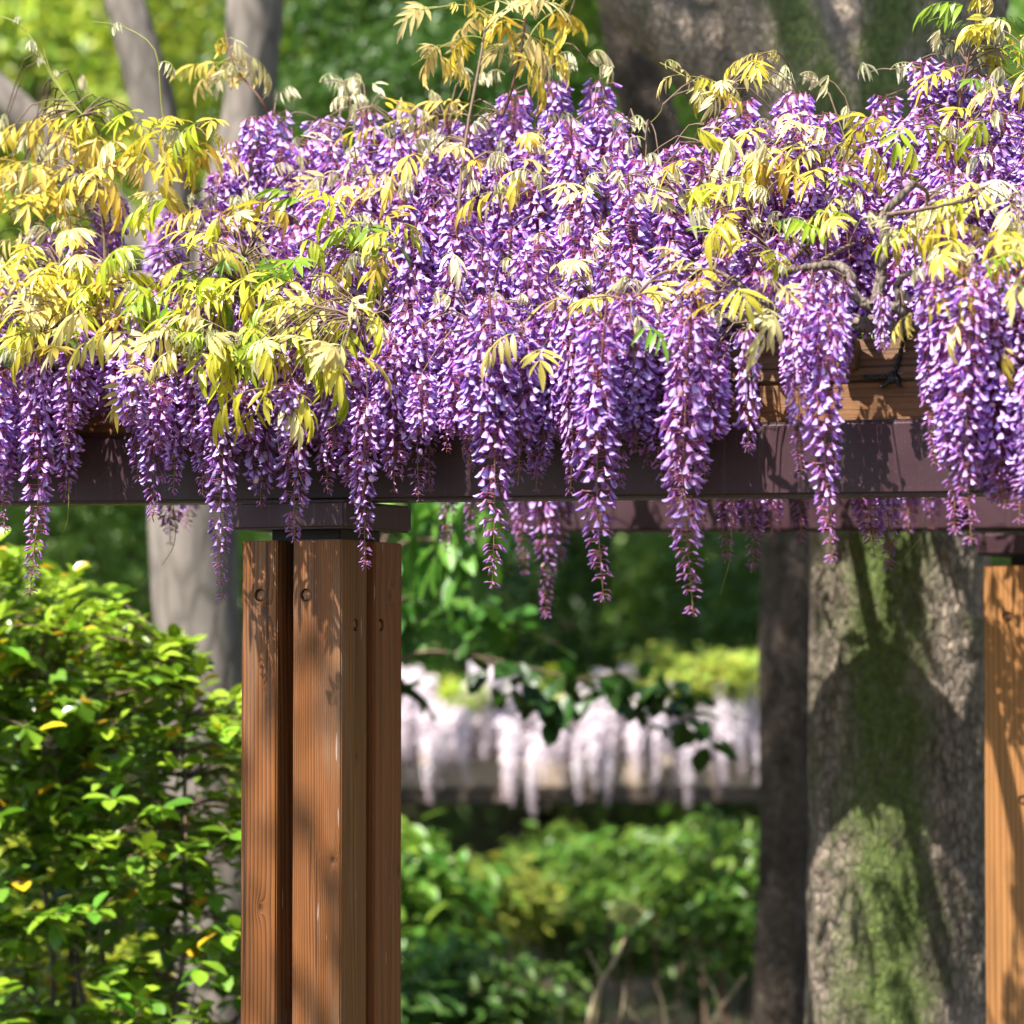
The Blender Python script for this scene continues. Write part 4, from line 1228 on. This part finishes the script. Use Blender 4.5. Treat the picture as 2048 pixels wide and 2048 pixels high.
# ------------------------------------------------------------------ white wisteria on a low trellis further off
DW = 15.0
tr = root_at('trellis', 1150, DW, 'low pale wooden trellis carrying white wisteria beyond the shrubs', 'trellis')
off = np.array(tr.location)
pale_wood = wood('trellis_wood', (0.20, 0.14, 0.10), (0.42, 0.33, 0.25), axis=0, grey=.4, ring=12)
def tr_box(name, x0, x1, y0, y1, dd0, dd1, mat):
    a, b = P(x0, y1, DW + dd0), P(x1, y0, DW + dd0)
    me = box_mesh(name, (b[0] - a[0], dd1 - dd0, b[2] - a[2]), mat, .006)
    o = link(name, me, tr); o.location = a - off; return o
dark_wood = wood('trellis_dark_wood', (0.02, 0.013, 0.009), (0.07, 0.048, 0.034), axis=0, grey=.2, ring=12)
tr_box('rail', 480, 1900, 1576, 1606, 0, .10, dark_wood)
tr_box('rail', 480, 1900, 1520, 1575, .02, .08, pale_wood)
tr_box('rail', 480, 1900, 1470, 1512, .9, 1.0, pale_wood)
for k, x in enumerate((560, 1600)):
    a = P(x, 1606, DW)
    for dy in (0.0, .9):
        me = box_mesh('post', (.12, .12, a[2] - (ground_z(a[0], a[1]) - .1) - (0 if not dy else -.08)), pale_wood, .006)
        o = link('post', me, tr); o.location = (a[0] - off[0], a[1] + dy - off[1] - .01, float(ground_z(a[0], a[1])) - .1 - off[2])
for k in range(9):
    a = P(520 + k * 160, 1532, DW)
    o = link('rafter', box_mesh('rafter', (.05, 1.2, .06), pale_wood, .004), tr)
    o.location = a - off + np.array([0, -.1, .0])
ww = empty('white_wisteria', P(1150, 1532, DW + .4), label='white wisteria in bloom draped over the low trellis', cat='wisteria')
off = np.array(ww.location)
WR = []
for k, (tv, tq, tc) in enumerate([RAC[0][4], RAC[2][4], RAC[5][4]]):
    lum = tc.mean(1, keepdims=True)
    WR.append(qmesh('white_flower_cluster', tv, tq, np.clip(np.array([0.95, 0.80, 0.86]) * (0.72 + 0.5 * lum), 0, .9), M['white_petal']))
for k in range(290):
    px = 520 + 1120 * ((k * 0.618034) % 1.0); tip_y = 1515 + 100 * rng.uniform() ** 1.1 + 32 * math.sin(px * .018) * math.sin(px * .007)
    row = rng.uniform(-.12, .75)
    o = link('raceme', WR[k % 3], ww)
    L = rng.uniform(.70, 1.0)
    top = P(px, tip_y - 180 * L - 40 * max(row, 0), DW + row)
    o.location = top - off
    o.scale = (L * 1.1, L * 1.1, L * .86); o.rotation_euler = (0, 0, rng.uniform(0, 6.28))
for k, (px, py, r, c) in enumerate([(1380, 1345, .24, (0.32, 0.42, 0.07)), (1480, 1350, .26, (0.32, 0.42, 0.07)), (1300, 1390, .14, LIME), (1120, 1400, .12, LIME), (950, 1395, .13, LIME), (880, 1395, .20, LIME), (1060, 1380, .2, LIME), (1220, 1385, .2, LIME), (1330, 1390, .24, (0.42, 0.44, 0.06)), (1440, 1400, .28, (0.42, 0.44, 0.06)), (1540, 1400, .26, LIME), (740, 1400, .25, LIME), (980, 1400, .16, LIME)]):
    foliage('foliage', 'bush', k, P(px, py, DW + (.1 if k < 5 else .75)), r, c, ww, .7, off)
for k in range(5):
    a, b = P(560 + k * 230, 1520, DW + .3), P(680 + k * 230, 1420, DW + .4)
    tv, tq = tube_arrays(smooth_path([a, 0.5 * (a + b) + np.array([0, 0, .05]), b], 10) - off, np.linspace(.02, .008, 10), 7)
    link('branch', qmesh('branch', tv, tq, None, M['vine']), ww)

# ------------------------------------------------------------------ shrubs beyond the pergola
def shrub(name, px, py, d, r, col, label, group, flat=.85, idx=0, stems_n=5):
    c = P(px, py, d)
    gz = float(ground_z(c[0], c[1]))
    root = empty(name, (c[0], c[1], gz), label=label, cat='shrub', group=group)
    foliage('foliage', 'bush', idx, c, r, col, root, flat)
    rg = np.random.default_rng(idx + 40)
    for k in range(stems_n):
        tip = np.array([rg.normal(0, r * .4), rg.normal(0, r * .4), c[2] - gz + r * .4 * rg.uniform()])
        b0 = np.array([rg.normal(0, .05), rg.normal(0, .05), -.02])
        tv, tq = tube_arrays(smooth_path([b0, .5 * (b0 + tip) + rg.normal(0, .03, 3), tip], 8), np.linspace(.012, .004, 8), 5)
        link('stem', qmesh('stem', tv, tq, None, M['twig']), root)
LOW = (0.078, 0.17, 0.02)
SHRUB_LABELS = ['leafy shrub filling in beside the front column below the white wisteria', 'low leafy shrub close to the foot of the front column', 'yellowish green shrub under the middle of the white wisteria', 'mid green shrub against the trellis behind the yellowish shrub', 'broad leafy shrub between the yellowish shrub and the slim dark trunk', 'leafy shrub touching the slim dark trunk below the trellis', 'shrub partly hidden behind the slim dark trunk', 'dark low shrub in front of the yellowish green shrub', 'dark small shrub behind the bent dry stalk', 'dark shrub behind the dry straw stalks', 'dark low shrub mostly hidden by the front column', 'very small shrub beside the bent dry stalk', 'shrub hidden behind the timbers of the front column', 'lime green shrub glimpsed through the middle of the glossy shrub', 'mid green shrub glimpsed through the outer side of the glossy shrub', 'lime green shrub between the grey trunk and the front column']
for k, (px, py, d, r, col) in enumerate([(820, 1765, 13.2, .36, LOW), (850, 1960, 12.3, .34, LOW), (980, 1800, 13.6, .30, (0.15, 0.22, 0.03)), (1110, 1740, 14.2, .28, LOW), (1290, 1745, 13.8, .33, LOW), (1450, 1750, 13.3, .36, LOW), (1570, 1800, 13.0, .36, LOW), (960, 1990, 12.2, .28, DARK), (1170, 1880, 14.4, .27, DARK), (1400, 1900, 14.2, .28, DARK), (760, 2060, 11.8, .34, DARK), (1090, 2040, 12.8, .2, LOW), (640, 1750, 13, .5, MID), (300, 1800, 13.2, .6, LIME), (80, 1900, 13.5, .6, MID), (480, 1950, 13, .4, LIME)]):
    shrub('leafy_shrub', px, py, d, r, col, SHRUB_LABELS[k], None, idx=k)

# trees further back and up the slope
def far_tree(name, px, py, d, r, col, label, group, idx, flat=1.0, base=None):
    c = P(px, py, d)
    b = P(px if base is None else base, 1500, d)
    gz = float(ground_z(b[0], b[1]))
    root = empty(name, (b[0], b[1], gz - .05), label=label, cat='tree', group=group)
    foliage('crown', 'crown', idx, c, r, col, root, flat)
    h = c[2] - gz
    pts = smooth_path([(0, 0, 0), (.06 * math.sin(idx), .05, h * .3), ((c[0] - b[0]) * .25, 0, h * .62), (c[0] - b[0], 0, h)], 14) if h > .3 else np.array([(0, 0, 0), (0, 0, max(h, .2))])
    tv, tq = tube_arrays(pts, np.linspace(.05 * r + .03, .02 * r + .01, len(pts)), 9)
    link('trunk', qmesh('trunk', tv, tq, None, M['dark_bark']), root)
TREE_LABELS = ['bright lime tree glowing between the two outer grey limbs', 'yellowish green tree between the grey forked limbs', 'lime tree above the flowers next to the upright grey limb', 'mid green tree behind the outermost grey limb', 'dark evergreen above the flowers beside the lime tree', 'dark low evergreen behind the tall golden shoot', 'mid green tree rising behind the tall golden shoot', 'lime tree between the golden shoot and the dark leaning trunk', 'green tree crown high behind the pale drooping leaves', 'green tree at the base of the leaning dark trunk', 'green tree under the beam behind the grey trunk', 'green tree showing over the top of the glossy shrub', 'green tree half hidden behind the slim dark trunk', 'deep dark tree behind the long hanging racemes under the beam', 'dark tree behind the trellis and the drooping pale leaves', 'green tree mostly hidden behind the front column', 'dark tree beside the slim trunk above the trellis', 'dark tree hidden behind the thick mossy trunk', 'green tree between the grey trunk and the front column']
BASE = {(740, 130): 640, (880, 200): 690, (990, 40): 720, (850, -60): 600, (1130, 140): 1590, (1200, 300): 1680, (1000, 1150): 1590, (1330, 1150): 1640, (250, 1080): 560}      # where each trunk stands
k = 0
for (px, py, d, r, col, kind) in [
    (90, 150, 22, 1.7, LIME, 0), (330, 40, 24, 1.6, (0.16, 0.26, 0.03), 0), (640, 90, 19, 1.2, LIME, 0), (-160, 60, 24, 1.6, MID, 1),
    (740, 130, 15.5, .75, DARK, 2), (880, 200, 14.5, .6, DARK, 2), (990, 40, 16.5, .9, MID, 1), (1130, 140, 17.5, .9, LIME, 0), (850, -60, 16, .9, MID, 1), (1200, 300, 16, .7, MID, 1),
    (250, 1080, 17, .8, MID, 1), (60, 1150, 18, .9, MID, 1), (1560, 1130, 19, 1.0, MID, 1), (1330, 1150, 21, 1.7, DEEP, 2), (1000, 1150, 23, 1.7, DARK, 2), (700, 1280, 18, .8, MID, 1), (1500, 1260, 20, 1.2, DARK, 2), (1800, 1300, 18, 1.3, DARK, 2), (500, 1250, 19, 1.2, MID, 1)]:
    nm = ['lime_tree', 'leafy_tree', 'evergreen_tree'][kind]
    far_tree(nm, px, py, d, r, col, TREE_LABELS[k], None, k, base=BASE.get((px, py))); k += 1
for row, (d, zs) in enumerate(((27, (2.0, 6.0)), (33, (4.5, 9.5)))):
    for j in range(7):
        for z in zs:
            x = (j - 3) * 2.6 + rng.normal(0, .5)
            px = 1024 + x / d * F
            py = 1315 - (z + rng.normal(0, .4) - 1.7) / d * F
            col = [DARK, MID, (0.12, 0.22, 0.03), MID][(j * 3 + row + int(z)) % 4]
            far_tree('hillside_tree', px, py, d + rng.normal(0, .8), rng.uniform(1.7, 2.3), col, 'tall green tree crowding the hillside far behind', 'trees on the far hillside', k); k += 1

# dry stalks on the ground by the mossy tree
M['straw'] = plain('dry_straw', (0.36, 0.27, 0.17), .8, .2, .3, 30)
def dry_plant(px, d, stalks, label):
    root = root_at('dry_plant', px, d, label, 'dry plant')
    off = np.array(root.location)
    for ctrl, r0 in stalks:
        c = [P(x, y, d) for x, y in ctrl]
        c[0] = np.array([c[0][0], c[0][1], off[2]])
        tv, tq = tube_arrays(smooth_path(c, 14) - off, np.linspace(r0 * .6, r0 * .3, 14), 6)
        link('stalk', qmesh('stalk', tv, tq, None, M['straw']), root)
    return root
t = dry_plant(1180, 11.2, [([(1150, 2300), (1180, 2030), (1235, 1910), (1265, 1840)], .013), ([(1160, 2300), (1190, 2050), (1200, 1960), (1175, 1900)], .008), ([(1165, 2300), (1240, 2040), (1250, 1960)], .006), ([(1140, 2300), (1120, 2080), (1130, 1990)], .006)], 'bent dry stalk with a pale green tuft at its tip')
foliage('tuft', 'bush', 2, P(1255, 1825, 11.2), .055, (0.30, 0.34, 0.12), t)
dry_plant(1380, 11.8, [([(1480, 2300), (1420, 2080), (1490, 1950)], .010), ([(1300, 2300), (1330, 2060), (1310, 1960)], .007), ([(1400, 2300), (1440, 2040), (1400, 1930)], .008), ([(1360, 2300), (1300, 2090), (1250, 2010)], .008)], 'clump of straight dry straw stalks beside the slim dark trunk')
